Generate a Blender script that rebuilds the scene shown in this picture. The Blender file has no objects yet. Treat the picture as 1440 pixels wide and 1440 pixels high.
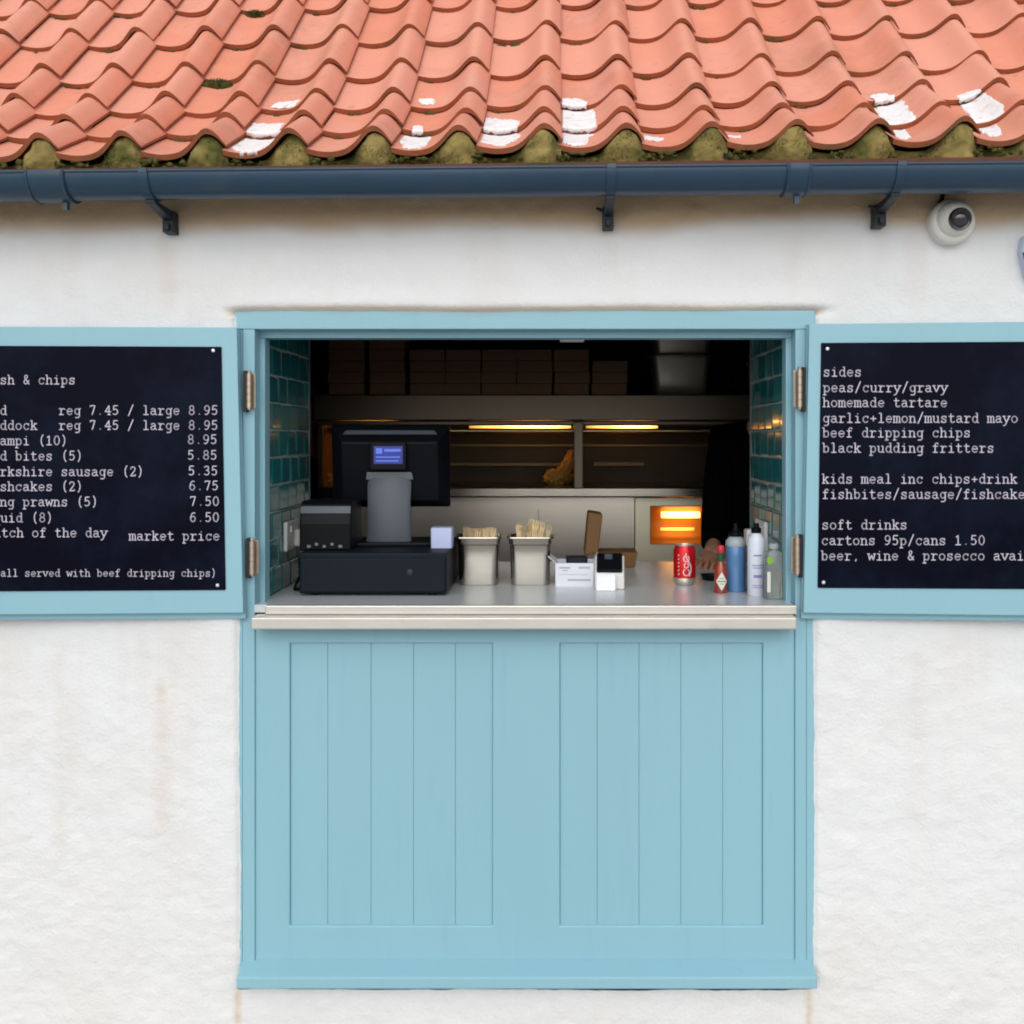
import bpy, bmesh, math, random
import numpy as np
from mathutils import Vector, Matrix, noise as mnoise

random.seed(7)
RNG = np.random.default_rng(11)
SC = bpy.context.scene
COL = SC.collection
R = math.radians

# ------------------------------------------------------------------ camera, sky, sun, exposure
D, F, CX, CY, EYE = 2.664, 1440.0, 783.0, 615.0, 1.60      # distance to wall face, focal length in px, principal point, eye height


def X(px, Y=0.0):
    return (px - CX) * (D + Y) / F


def Z(py, Y=0.0):
    return EYE - (py - CY) * (D + Y) / F


cam_data = bpy.data.cameras.new('camera')
cam = bpy.data.objects.new('camera', cam_data)
COL.objects.link(cam)
cam.location = (0, -D, EYE)
cam.rotation_euler = (R(90), 0, 0)
cam_data.sensor_width = 36
cam_data.lens = 36
cam_data.shift_x = -(CX - 720) / 1440
cam_data.shift_y = -(720 - CY) / 1440
cam_data.clip_end = 500
cam_data.clip_start = 0.05
SC.camera = cam

SUN_DIR = Vector((-0.05, -0.80, 0.57)).normalized()
world = bpy.data.worlds.new('World')
SC.world = world
world.use_nodes = True
wn, wl = world.node_tree.nodes, world.node_tree.links
sky = wn.new('ShaderNodeTexSky')
sky.sky_type = 'NISHITA'
sky.sun_disc = False
sky.sun_elevation = math.asin(SUN_DIR.z)
sky.sun_rotation = math.atan2(SUN_DIR.x, SUN_DIR.y)
sky.dust_density = 3.0
hs = wn.new('ShaderNodeHueSaturation')
hs.inputs['Saturation'].default_value = 0.18
wl.new(sky.outputs[0], hs.inputs['Color'])
wl.new(hs.outputs[0], wn['Background'].inputs['Color'])
wn['Background'].inputs['Strength'].default_value = 0.10

sun_d = bpy.data.lights.new('sun', 'SUN')
sun_d.energy = 1.45
sun_d.angle = R(105)
sun_d.color = (1.0, 0.99, 0.98)
sun = bpy.data.objects.new('sun', sun_d)
COL.objects.link(sun)
sun.rotation_euler = SUN_DIR.to_track_quat('Z', 'Y').to_euler()

SC.view_settings.view_transform = 'Standard'
SC.view_settings.look = 'None'
SC.view_settings.exposure = 0.14
SC.view_settings.gamma = 1.0
SC.cycles.filter_width = 1.9
SC.cycles.max_bounces = 10
SC.cycles.transparent_max_bounces = 12
SC.cycles.sample_clamp_indirect = 6.0
SC.cycles.caustics_reflective = False
SC.cycles.caustics_refractive = False


# ------------------------------------------------------------------ materials
def pmat(name, col, rough=0.5, metal=0.0, var=0.0, vscale=8.0, bump=0.0, bscale=60.0, col2=None, c2scale=5.0, c2lo=0.5, c2hi=0.7,
         stretch=None, emit=None, estr=0.0, trans=0.0, coat=0.0, spec=0.5, rvar=0.0, ior=1.45, alpha=1.0):
    m = bpy.data.materials.new(name)
    m.use_nodes = True
    n, l = m.node_tree.nodes, m.node_tree.links
    b = n['Principled BSDF']
    b.inputs['Base Color'].default_value = (*col, 1)
    b.inputs['Roughness'].default_value = rough
    b.inputs['Metallic'].default_value = metal
    b.inputs['Transmission Weight'].default_value = trans
    b.inputs['Coat Weight'].default_value = coat
    b.inputs['Specular IOR Level'].default_value = spec
    b.inputs['IOR'].default_value = ior
    b.inputs['Alpha'].default_value = alpha
    if emit:
        b.inputs['Emission Color'].default_value = (*emit, 1)
        b.inputs['Emission Strength'].default_value = estr
    tc = n.new('ShaderNodeTexCoord')
    src = tc.outputs['Object']
    if stretch:
        mp = n.new('ShaderNodeMapping')
        mp.inputs['Scale'].default_value = stretch
        l.new(src, mp.inputs[0])
        src = mp.outputs[0]
    out = None
    if var or col2:
        mixn = None
        if var:
            nz = n.new('ShaderNodeTexNoise')
            nz.inputs['Scale'].default_value = vscale
            nz.inputs['Detail'].default_value = 6
            l.new(src, nz.inputs['Vector'])
            mx = n.new('ShaderNodeMix')
            mx.data_type = 'RGBA'
            mx.inputs[6].default_value = (*[c * (1 - var) for c in col], 1)
            mx.inputs[7].default_value = (*[min(1, c * (1 + var)) for c in col], 1)
            l.new(nz.outputs['Fac'], mx.inputs[0])
            out = mx.outputs[2]
        if col2:
            nz = n.new('ShaderNodeTexNoise')
            nz.inputs['Scale'].default_value = c2scale
            nz.inputs['Detail'].default_value = 8
            l.new(src, nz.inputs['Vector'])
            mr = n.new('ShaderNodeMapRange')
            mr.inputs[1].default_value = c2lo
            mr.inputs[2].default_value = c2hi
            l.new(nz.outputs['Fac'], mr.inputs[0])
            mx = n.new('ShaderNodeMix')
            mx.data_type = 'RGBA'
            mx.inputs[6].default_value = (*col, 1)
            if out:
                l.new(out, mx.inputs[6])
            mx.inputs[7].default_value = (*col2, 1)
            l.new(mr.outputs[0], mx.inputs[0])
            out = mx.outputs[2]
        l.new(out, b.inputs['Base Color'])
    if rvar:
        nz = n.new('ShaderNodeTexNoise')
        nz.inputs['Scale'].default_value = 14
        nz.inputs['Detail'].default_value = 5
        l.new(src, nz.inputs['Vector'])
        mr = n.new('ShaderNodeMapRange')
        mr.inputs[3].default_value = max(0.02, rough - rvar)
        mr.inputs[4].default_value = rough + rvar
        l.new(nz.outputs['Fac'], mr.inputs[0])
        l.new(mr.outputs[0], b.inputs['Roughness'])
    if bump:
        nz = n.new('ShaderNodeTexNoise')
        nz.inputs['Scale'].default_value = bscale
        nz.inputs['Detail'].default_value = 7
        l.new(src, nz.inputs['Vector'])
        bp = n.new('ShaderNodeBump')
        bp.inputs['Strength'].default_value = bump
        bp.inputs['Distance'].default_value = 0.004
        l.new(nz.outputs['Fac'], bp.inputs['Height'])
        l.new(bp.outputs[0], b.inputs['Normal'])
    return m


def attr_mix(m, attr, colB, fac_scale=1.0):
    """mix the material's base colour towards colB by a per-vertex float attribute"""
    n, l = m.node_tree.nodes, m.node_tree.links
    b = n['Principled BSDF']
    at = n.new('ShaderNodeAttribute')
    at.attribute_name = attr
    mx = n.new('ShaderNodeMix')
    mx.data_type = 'RGBA'
    s = b.inputs['Base Color']
    if s.is_linked:
        src = s.links[0].from_socket
        l.new(src, mx.inputs[6])
    else:
        mx.inputs[6].default_value = s.default_value
    mx.inputs[7].default_value = (*colB, 1)
    l.new(at.outputs['Fac'], mx.inputs[0])
    l.new(mx.outputs[2], s)


M = {}
M['paint'] = pmat('blue paint', (0.258, 0.475, 0.555), 0.40, var=0.05, vscale=3.0, bump=0.16, bscale=90, rvar=0.10, stretch=(1, 1, 0.12), col2=(0.245, 0.44, 0.54), c2scale=26, c2lo=0.60, c2hi=0.80)
M['wall'] = pmat('white rough render', (0.745, 0.755, 0.76), 0.88, var=0.045, vscale=7, bump=0.62, bscale=120)
M['tile'] = pmat('clay pantile', (0.74, 0.275, 0.175), 0.72, var=0.13, vscale=9, bump=0.18, bscale=140, col2=(0.72, 0.34, 0.27), c2scale=4.5, c2lo=0.5, c2hi=0.75)
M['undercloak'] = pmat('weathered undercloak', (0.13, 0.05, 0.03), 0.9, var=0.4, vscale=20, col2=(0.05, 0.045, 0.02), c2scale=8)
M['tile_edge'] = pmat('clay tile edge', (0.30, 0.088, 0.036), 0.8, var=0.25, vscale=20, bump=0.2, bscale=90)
M['mortar'] = pmat('mossy mortar', (0.27, 0.205, 0.066), 0.95, var=0.55, vscale=30, bump=1.0, bscale=70, col2=(0.085, 0.085, 0.016), c2scale=11, c2lo=0.46, c2hi=0.62)
M['moss'] = pmat('moss', (0.085, 0.085, 0.018), 0.95, var=0.5, vscale=60, bump=1.0, bscale=180, col2=(0.03, 0.035, 0.01), c2scale=30)
M['white_patch'] = pmat('white lime', (0.84, 0.84, 0.86), 0.7, var=0.06, vscale=30, bump=0.7, bscale=90, col2=(0.72, 0.50, 0.42), c2scale=38, c2lo=0.56, c2hi=0.74)
M['gutter'] = pmat('slate blue gutter', (0.023, 0.054, 0.094), 0.33, var=0.15, vscale=6, rvar=0.12, bump=0.04, bscale=30)
M['bracket'] = pmat('dark bracket', (0.010, 0.015, 0.024), 0.5)
M['board'] = pmat('black menu board', (0.0035, 0.004, 0.011), 0.30, var=0.3, vscale=4, rvar=0.1, spec=0.04)
M['letter'] = pmat('white lettering', (0.56, 0.52, 0.62), 0.6)
M['screw'] = pmat('screw head', (0.75, 0.75, 0.78), 0.3, metal=0.6)
M['brass'] = pmat('tarnished hinge', (0.50, 0.40, 0.31), 0.42, metal=0.75, var=0.25, vscale=60)
M['hinge_dark'] = pmat('hinge recess', (0.02, 0.02, 0.022), 0.7)
M['steel'] = pmat('brushed steel', (0.40, 0.375, 0.325), 0.20, metal=1.0, var=0.06, vscale=6, bump=0.03, bscale=30, stretch=(1, 14, 14), rvar=0.08)
M['worktop'] = pmat('worn steel worktop', (0.68, 0.71, 0.745), 0.30, metal=0.40, var=0.05, vscale=7, bump=0.012, bscale=120, rvar=0.06)
M['nosing'] = pmat('pale steel nosing', (0.62, 0.60, 0.55), 0.42, metal=0.7, var=0.07, vscale=9, bump=0.05, bscale=40, rvar=0.12, col2=(0.50, 0.43, 0.34), c2scale=6, c2lo=0.62, c2hi=0.8)
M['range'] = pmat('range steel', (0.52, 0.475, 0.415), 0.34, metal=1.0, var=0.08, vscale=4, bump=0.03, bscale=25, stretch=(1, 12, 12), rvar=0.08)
M['shelf'] = pmat('shaded shelf steel', (0.125, 0.102, 0.078), 0.42, metal=0.9, var=0.12, vscale=4)  # range steel darkened: shade on fascia and centre post is in the colour
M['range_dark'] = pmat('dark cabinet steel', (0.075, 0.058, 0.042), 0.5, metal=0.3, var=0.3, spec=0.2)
M['cream'] = pmat('cream enamel panel', (0.86, 0.80, 0.62), 0.42, metal=0.6, var=0.05)
M['brown_box'] = pmat('brown takeaway card', (0.21, 0.115, 0.065), 0.8, var=0.15, vscale=14)
M['kraft'] = pmat('open kraft box card', (0.21, 0.11, 0.04), 0.75, var=0.12, vscale=20)
M['black'] = pmat('black plastic', (0.004, 0.0048, 0.007), 0.40, bump=0.05, bscale=400, spec=0.14)
M['drawer'] = pmat('dark cash drawer', (0.008, 0.012, 0.019), 0.5, var=0.15, bump=0.08, bscale=500, spec=0.14)
M['grey_plastic'] = pmat('grey plastic', (0.068, 0.086, 0.105), 0.45, var=0.12, vscale=10)
M['light_plastic'] = pmat('silver plastic', (0.16, 0.175, 0.19), 0.4)
M['screen'] = pmat('blue display', (0.01, 0.015, 0.1), 0.2, emit=(0.035, 0.055, 0.50), estr=0.36)
M['screen_ink'] = pmat('display text', (0.1, 0.15, 0.5), 0.2, emit=(0.06, 0.13, 0.70), estr=0.5)
M['white_plastic'] = pmat('white plastic', (0.72, 0.72, 0.71), 0.35, var=0.03)
M['cctv'] = pmat('off white casing', (0.72, 0.71, 0.65), 0.3, var=0.04)
M['lens'] = pmat('black lens', (0.012, 0.011, 0.014), 0.12, coat=0.6)
M['lens_glass'] = pmat('lens glass', (0.03, 0.025, 0.03), 0.05, coat=1.0)
M['card_white'] = pmat('white card', (0.72, 0.74, 0.82), 0.6, var=0.03)
M['print'] = pmat('grey print', (0.42, 0.43, 0.5), 0.7)
M['paper'] = pmat('till paper', (0.85, 0.86, 0.9), 0.7)
M['pale_blue'] = pmat('pale blue paper', (0.44, 0.50, 0.72), 0.6, var=0.05)
M['wood'] = pmat('pale wooden fork', (0.72, 0.55, 0.31), 0.7, var=0.18, vscale=25)
M['red'] = pmat('red can', (0.62, 0.008, 0.014), 0.22, metal=0.3, var=0.05)
M['can_silver'] = pmat('can aluminium', (0.72, 0.68, 0.58), 0.3, metal=0.8)
M['can_white'] = pmat('white can lettering', (0.8, 0.74, 0.74), 0.4)
M['sauce'] = pmat('red pepper sauce glass', (0.30, 0.035, 0.010), 0.1, coat=0.5, var=0.1)
M['sauce_cap'] = pmat('red cap', (0.58, 0.02, 0.05), 0.35)
M['sauce_neck'] = pmat('green neck band', (0.005, 0.085, 0.03), 0.4)
M['label_white'] = pmat('paper label', (0.75, 0.72, 0.66), 0.6)
M['label_ink'] = pmat('label ink', (0.10, 0.28, 0.12), 0.6)
M['blue_bottle'] = pmat('blue tinted bottle', (0.10, 0.24, 0.48), 0.18, coat=0.4, var=0.15, vscale=14)
M['bottle_clear'] = pmat('cloudy plastic', (0.55, 0.63, 0.68), 0.25, trans=0.35)
M['bottle_white'] = pmat('white bottle', (0.70, 0.75, 0.85), 0.3)
M['bottle_ink'] = pmat('lilac print', (0.25, 0.25, 0.52), 0.5)
M['gel'] = pmat('clear gel bottle', (0.68, 0.78, 0.76), 0.12, trans=0.75)
M['green'] = pmat('lime green leaf print', (0.22, 0.50, 0.03), 0.5)
M['skin'] = pmat('skin', (0.42, 0.21, 0.14), 0.5, var=0.08, vscale=30)
M['black_cloth'] = pmat('black cloth', (0.0025, 0.0025, 0.003), 0.95, bump=0.3, bscale=200, spec=0.03)
M['dark_cloth'] = pmat('dark trousers', (0.012, 0.012, 0.016), 0.9)
M['shoe'] = pmat('black shoe', (0.01, 0.01, 0.01), 0.5)
M['hair'] = pmat('dark hair', (0.008, 0.006, 0.005), 0.55, bump=0.6, bscale=120, stretch=(1, 1, 0.2))
M['eye'] = pmat('eye', (0.6, 0.58, 0.55), 0.2)
M['lip'] = pmat('lips', (0.32, 0.10, 0.08), 0.5)
M['batter'] = pmat('golden batter', (0.78, 0.34, 0.07), 0.55, var=0.45, vscale=45, bump=1.0, bscale=60)
M['lamp'] = pmat('heat lamp tube', (1, 0.5, 0.1), 0.5, emit=(1.0, 0.40, 0.07), estr=7.0)
M['bar_hot'] = pmat('hot burner bar', (1, 0.6, 0.2), 0.5, emit=(1.0, 0.55, 0.13), estr=6.0)  # bars glow for the orange reflection in the range panel
M['bar_warm'] = pmat('warm burner bar', (1, 0.6, 0.2), 0.5, emit=(1.0, 0.40, 0.05), estr=3.0)
M['amber_lit'] = pmat('lamplit amber', (0.52, 0.21, 0.03), 0.45, metal=0.0, var=0.1)  # orange lamp glow put into the colour of the end wall and niche
M['rack'] = pmat('tarnished rack', (0.17, 0.115, 0.055), 0.45, metal=0.7)
M['brassrail'] = pmat('brass rail', (0.72, 0.50, 0.26), 0.28, metal=1.0)
M['grout'] = pmat('grout', (0.30, 0.36, 0.36), 0.9, var=0.08, vscale=30)
M['glaze'] = pmat('teal glazed tile', (0.005, 0.135, 0.16), 0.17, coat=0.3, spec=0.4, var=0.30, vscale=14, bump=0.10, bscale=18)
attr_mix(M['glaze'], 'tone', (0.010, 0.19, 0.19))
attr_mix(M['tile'], 'tone', (0.78, 0.345, 0.25))
def speck(m, col, scale, lo, hi, amt):
    n, l = m.node_tree.nodes, m.node_tree.links
    b = n['Principled BSDF']
    tc = n.new('ShaderNodeTexCoord')
    nz = n.new('ShaderNodeTexNoise')
    nz.inputs['Scale'].default_value = scale
    nz.inputs['Detail'].default_value = 9
    nz.inputs['Roughness'].default_value = 0.7
    l.new(tc.outputs['Object'], nz.inputs['Vector'])
    mr = n.new('ShaderNodeMapRange')
    mr.inputs[1].default_value, mr.inputs[2].default_value, mr.inputs[4].default_value = lo, hi, amt
    l.new(nz.outputs['Fac'], mr.inputs[0])
    mx = n.new('ShaderNodeMix')
    mx.data_type = 'RGBA'
    s = b.inputs['Base Color']
    if s.is_linked:
        l.new(s.links[0].from_socket, mx.inputs[6])
    else:
        mx.inputs[6].default_value = s.default_value
    mx.inputs[7].default_value = (*col, 1)
    l.new(mr.outputs[0], mx.inputs[0])
    l.new(mx.outputs[2], s)


speck(M['tile'], (0.30, 0.17, 0.12), 26, 0.60, 0.76, 0.6)
speck(M['tile'], (0.42, 0.20, 0.13), 3.1, 0.52, 0.78, 0.7)
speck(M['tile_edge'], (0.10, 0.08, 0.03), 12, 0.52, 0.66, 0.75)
speck(M['board'], (0.010, 0.016, 0.034), 2.6, 0.45, 0.75, 0.9)  # bluish sheen of the menu boards painted as soft blotches
speck(M['gutter'], (0.06, 0.075, 0.085), 9, 0.55, 0.8, 0.6)
speck(M['nosing'], (0.33, 0.30, 0.26), 60, 0.66, 0.74, 0.5)


def hot_tube(m, peak, stops):
    n, l = m.node_tree.nodes, m.node_tree.links
    tc = n.new('ShaderNodeTexCoord')
    sx_ = n.new('ShaderNodeSeparateXYZ')
    l.new(tc.outputs['Generated'], sx_.inputs[0])
    rp = n.new('ShaderNodeValToRGB')
    e = rp.color_ramp.elements
    e[0].position, e[0].color = stops[0][0], (stops[0][1],) * 3 + (1,)
    e[1].position, e[1].color = stops[-1][0], (stops[-1][1],) * 3 + (1,)
    for p, v in stops[1:-1]:
        q = e.new(p)
        q.color = (v, v, v, 1)
    l.new(sx_.outputs[0], rp.inputs[0])
    mt = n.new('ShaderNodeMath')
    mt.operation = 'MULTIPLY'
    mt.inputs[1].default_value = peak
    l.new(rp.outputs[0], mt.inputs[0])
    l.new(mt.outputs[0], n['Principled BSDF'].inputs['Emission Strength'])


hot_tube(M['lamp'], 15.0, ((0.0, 0.05), (0.3, 0.28), (0.6, 1.0), (0.8, 0.75), (1.0, 0.10)))
wn2, wl2 = M['wood'].node_tree.nodes, M['wood'].node_tree.links
oi = wn2.new('ShaderNodeObjectInfo')
mrw = wn2.new('ShaderNodeMapRange')
mrw.inputs[3].default_value, mrw.inputs[4].default_value = 0.45, 1.15
wl2.new(oi.outputs['Random'], mrw.inputs[0])
hw_ = wn2.new('ShaderNodeHueSaturation')
wl2.new(mrw.outputs[0], hw_.inputs['Value'])
wb_ = wn2['Principled BSDF'].inputs['Base Color']
wl2.new(wb_.links[0].from_socket, hw_.inputs['Color'])
wl2.new(hw_.outputs[0], wb_)
hot_tube(M['bar_hot'], 7.0, ((0.0, 0.5), (0.25, 1.0), (0.75, 1.0), (1.0, 0.5)))
hot_tube(M['bar_warm'], 3.2, ((0.0, 0.5), (0.3, 1.0), (0.7, 1.0), (1.0, 0.4)))
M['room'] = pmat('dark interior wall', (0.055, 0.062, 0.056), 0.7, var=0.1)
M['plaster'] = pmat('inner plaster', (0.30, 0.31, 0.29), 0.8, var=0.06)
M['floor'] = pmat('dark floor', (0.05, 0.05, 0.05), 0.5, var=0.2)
M['pavement'] = pmat('stone paving', (0.42, 0.42, 0.42), 0.85, var=0.2, vscale=2, bump=0.3, bscale=20)
M['alarm_case'] = pmat('pale blue casing', (0.52, 0.60, 0.76), 0.35, var=0.03)
M['alarm_blue'] = pmat('dark blue band', (0.006, 0.022, 0.14), 0.3)
M['pan_metal'] = pmat('dull steel pan', (0.30, 0.285, 0.235), 0.42, metal=0.7, var=0.12, vscale=12)

glass = bpy.data.materials.new('cabinet glass')
glass.use_nodes = True
gn, gl = glass.node_tree.nodes, glass.node_tree.links
gn.remove(gn['Principled BSDF'])
tr = gn.new('ShaderNodeBsdfTransparent')
tr.inputs[0].default_value = (0.93, 0.95, 0.94, 1)
gs = gn.new('ShaderNodeBsdfGlossy')
gs.inputs['Roughness'].default_value = 0.02
fr = gn.new('ShaderNodeFresnel')
fr.inputs[0].default_value = 1.5
mxs = gn.new('ShaderNodeMixShader')
gl.new(fr.outputs[0], mxs.inputs[0])
gl.new(tr.outputs[0], mxs.inputs[1])
gl.new(gs.outputs[0], mxs.inputs[2])
gl.new(mxs.outputs[0], gn['Material Output'].inputs[0])
M['glass'] = glass


# ------------------------------------------------------------------ mesh helpers
class MB:
    def __init__(self):
        self.v, self.f, self.m = [], [], []

    def add(self, vs, fs, m=0):
        o = len(self.v)
        self.v.extend([tuple(p) for p in vs])
        for f in fs:
            self.f.append([i + o for i in f])
            self.m.append(m)
        return o

    def hexa(self, p, m=0):
        """8 corners: front quad (bl, br, tr, tl) then back quad"""
        self.add(p, [(0, 1, 2, 3), (5, 4, 7, 6), (4, 0, 3, 7), (1, 5, 6, 2), (3, 2, 6, 7), (4, 5, 1, 0)], m)
        return self

    def box(self, x0, x1, y0, y1, z0, z1, m=0):
        return self.hexa([(x0, y0, z0), (x1, y0, z0), (x1, y0, z1), (x0, y0, z1), (x0, y1, z0), (x1, y1, z0), (x1, y1, z1), (x0, y1, z1)], m)

    def prism(self, pts, y0, y1, m=0):
        """pts in (x, z), counter-clockwise seen from the front (-Y)"""
        n = len(pts)
        vs = [(x, y0, z) for x, z in pts] + [(x, y1, z) for x, z in pts]
        fs = [tuple(range(n)), tuple(range(2 * n - 1, n - 1, -1))]
        fs += [(i + n, (i + 1) % n + n, (i + 1) % n, i) for i in range(n)]
        self.add(vs, fs, m)
        return self

    def tube(self, pts, r, n=10, m=0, caps=True):
        pts = [Vector(p) for p in pts]
        rs = r if isinstance(r, (list, tuple)) else [r] * len(pts)
        rings, up = [], None
        for i, p in enumerate(pts):
            t = (pts[min(i + 1, len(pts) - 1)] - pts[max(i - 1, 0)]).normalized()
            if up is None:
                up = Vector((0, 0, 1)) if abs(t.z) < 0.9 else Vector((1, 0, 0))
            a = t.cross(up).normalized()
            b = a.cross(t).normalized()
            up = b
            rings.append([p + a * (rs[i] * math.cos(k * 2 * math.pi / n)) + b * (rs[i] * math.sin(k * 2 * math.pi / n)) for k in range(n)])
        vs = [q for rg in rings for q in rg]
        fs = []
        for i in range(len(pts) - 1):
            for k in range(n):
                k2 = (k + 1) % n
                fs.append((i * n + k, i * n + k2, (i + 1) * n + k2, (i + 1) * n + k))
        if caps:
            fs.append(tuple(range(n))[::-1])
            fs.append(tuple(range((len(pts) - 1) * n, len(pts) * n)))
        self.add(vs, fs, m)
        return self

    def lathe(self, prof, n=36, m=0, c=(0, 0, 0), axis='Z', sx=1.0, sy=1.0):
        vs, fs = [], []
        for r, h in prof:
            for k in range(n):
                a = 2 * math.pi * k / n
                p = (r * math.cos(a) * sx, r * math.sin(a) * sy, h)
                if axis == 'Y':
                    p = (p[0], -p[2], p[1])
                vs.append((p[0] + c[0], p[1] + c[1], p[2] + c[2]))
        for i in range(len(prof) - 1):
            for k in range(n):
                k2 = (k + 1) % n
                fs.append((i * n + k, i * n + k2, (i + 1) * n + k2, (i + 1) * n + k))
        fs.append(tuple(range(n))[::-1])
        fs.append(tuple(range((len(prof) - 1) * n, len(prof) * n)))
        self.add(vs, fs, m)
        return self

    def ball(self, c, r, m=0, n=16, k=10, amp=0.0, fr=1.0, seed=0.0):
        rx, ry, rz = r if isinstance(r, (tuple, list)) else (r, r, r)
        vs, fs = [(c[0], c[1], c[2] - rz)], []
        for i in range(1, k):
            th = math.pi * i / k
            for j in range(n):
                ph = 2 * math.pi * j / n
                d = Vector((math.sin(th) * math.cos(ph), math.sin(th) * math.sin(ph), -math.cos(th)))
                s = 1.0 + (amp * mnoise.fractal(d * fr + Vector((seed, seed * 1.7, 0)), 1.0, 2.0, 4) if amp else 0)
                vs.append((c[0] + d.x * rx * s, c[1] + d.y * ry * s, c[2] + d.z * rz * s))
        vs.append((c[0], c[1], c[2] + rz))
        for j in range(n):
            fs.append((0, 1 + (j + 1) % n, 1 + j))
            fs.append((len(vs) - 1, 1 + (k - 2) * n + j, 1 + (k - 2) * n + (j + 1) % n))
        for i in range(k - 2):
            for j in range(n):
                a, b = 1 + i * n + j, 1 + i * n + (j + 1) % n
                fs.append((a, b, b + n, a + n))
        self.add(vs, fs, m)
        return self

    def rrect(self, levels, n=6, m=0, c=(0, 0, 0), cap_top=True):
        """stacked rounded rectangles: (half x, half y, corner radius, z)"""
        rings = []
        for hx, hy, rr, z in levels:
            ring = []
            for q, (sx, sy) in enumerate(((1, 1), (-1, 1), (-1, -1), (1, -1))):
                for i in range(n + 1):
                    a = math.pi / 2 * (q + i / n)
                    ring.append((c[0] + sx * (hx - rr) + rr * math.cos(a), c[1] + sy * (hy - rr) + rr * math.sin(a), c[2] + z))
            rings.append(ring)
        L = len(rings[0])
        vs = [p for rg in rings for p in rg]
        fs = []
        for i in range(len(rings) - 1):
            for k in range(L):
                k2 = (k + 1) % L
                fs.append((i * L + k, i * L + k2, (i + 1) * L + k2, (i + 1) * L + k))
        fs.append(tuple(range(L))[::-1])
        if cap_top:
            fs.append(tuple(range((len(rings) - 1) * L, len(rings) * L)))
        self.add(vs, fs, m)
        return self

    def xf(self, mat, start=0):
        for i in range(start, len(self.v)):
            self.v[i] = tuple(mat @ Vector(self.v[i]))
        return self

    def build(self, name, mats, parent=None, bevel=0.0, smooth=None, seg=2, loc=None, rot=None):
        me = bpy.data.meshes.new(name)
        me.from_pydata(self.v, [], self.f)
        ms = mats if isinstance(mats, (list, tuple)) else [mats]
        for x in ms:
            me.materials.append(M[x])
        if len(ms) > 1:
            me.polygons.foreach_set('material_index', self.m)
        if smooth is not None:
            me.polygons.foreach_set('use_smooth', [True] * len(me.polygons))
            me.set_sharp_from_angle(angle=R(smooth))
        me.update()
        o = bpy.data.objects.new(name, me)
        COL.objects.link(o)
        if parent:
            o.parent = parent
        if loc:
            o.location = loc
        if rot:
            o.rotation_euler = rot
        if bevel:
            md = o.modifiers.new('bevel', 'BEVEL')
            md.width = bevel
            md.segments = seg
            md.limit_method = 'ANGLE'
            md.angle_limit = R(40)
            md.harden_normals = False
        return o


def tag(o, label=None, cat=None, group=None, kind=None):
    if label:
        o['label'] = label
    if cat:
        o['category'] = cat
    if group:
        o['group'] = group
    if kind:
        o['kind'] = kind
    return o


def thing(name, label, cat, loc=(0, 0, 0), rz=0.0, group=None):
    o = bpy.data.objects.new(name, None)
    o.empty_display_size = 0.05
    COL.objects.link(o)
    o.location = loc
    o.rotation_euler = (0, 0, rz)
    return tag(o, label, cat, group)


def copy_tree(o, parent=None):
    kids = [c for c in bpy.data.objects if c.parent == o]
    c = o.copy()
    COL.objects.link(c)
    c.parent = parent
    for k in kids:
        copy_tree(k, c)
    return c


def vnoise(x, z, scale, seed=0, oct=1, gain=0.5):
    """vectorised value noise in about -1..1"""
    out = np.zeros_like(x, dtype=float)
    amp, tot = 1.0, 0.0
    for o in range(oct):
        rg = np.random.default_rng(seed * 31 + o)
        G = rg.uniform(-1, 1, (128, 128))
        u, w = x * scale + 40.0, z * scale + 40.0
        iu, iw = np.floor(u).astype(int), np.floor(w).astype(int)
        fu, fw = u - iu, w - iw
        fu, fw = fu * fu * (3 - 2 * fu), fw * fw * (3 - 2 * fw)
        g = lambda a, b: G[a % 128, b % 128]
        out += amp * ((g(iu, iw) * (1 - fu) + g(iu + 1, iw) * fu) * (1 - fw) + (g(iu, iw + 1) * (1 - fu) + g(iu + 1, iw + 1) * fu) * fw)
        tot += amp
        amp *= gain
        scale *= 2.03
    return out / tot


def sstep(a, b, x):
    t = np.clip((x - a) / (b - a), 0, 1)
    return t * t * (3 - 2 * t)


# ------------------------------------------------------------------ ground and interior shell
FLOOR = 0.15           # inside floor level
g = MB()
g.add([(-40, -60, 0), (40, -60, 0), (40, 30, 0), (-40, 30, 0)], [(0, 1, 2, 3)])
tag(g.build('pavement', 'pavement'), 'grey stone paving in front of the takeaway', 'pavement', kind='structure')

RL, RRT = -0.789, 0.618     # tiled reveal planes
YB = 0.60                   # back of the thick wall
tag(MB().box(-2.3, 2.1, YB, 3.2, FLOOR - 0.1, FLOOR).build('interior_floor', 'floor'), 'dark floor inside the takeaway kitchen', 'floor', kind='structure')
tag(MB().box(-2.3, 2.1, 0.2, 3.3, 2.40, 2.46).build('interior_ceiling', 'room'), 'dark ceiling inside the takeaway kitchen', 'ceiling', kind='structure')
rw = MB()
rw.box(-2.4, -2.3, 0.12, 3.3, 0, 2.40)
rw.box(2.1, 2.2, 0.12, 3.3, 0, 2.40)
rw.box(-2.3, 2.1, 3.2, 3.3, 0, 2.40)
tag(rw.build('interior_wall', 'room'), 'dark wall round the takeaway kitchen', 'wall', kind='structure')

# ------------------------------------------------------------------ the building
house = thing('takeaway_building', 'white rendered takeaway building with orange pantile roof and pale blue serving hatch', 'building')

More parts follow.
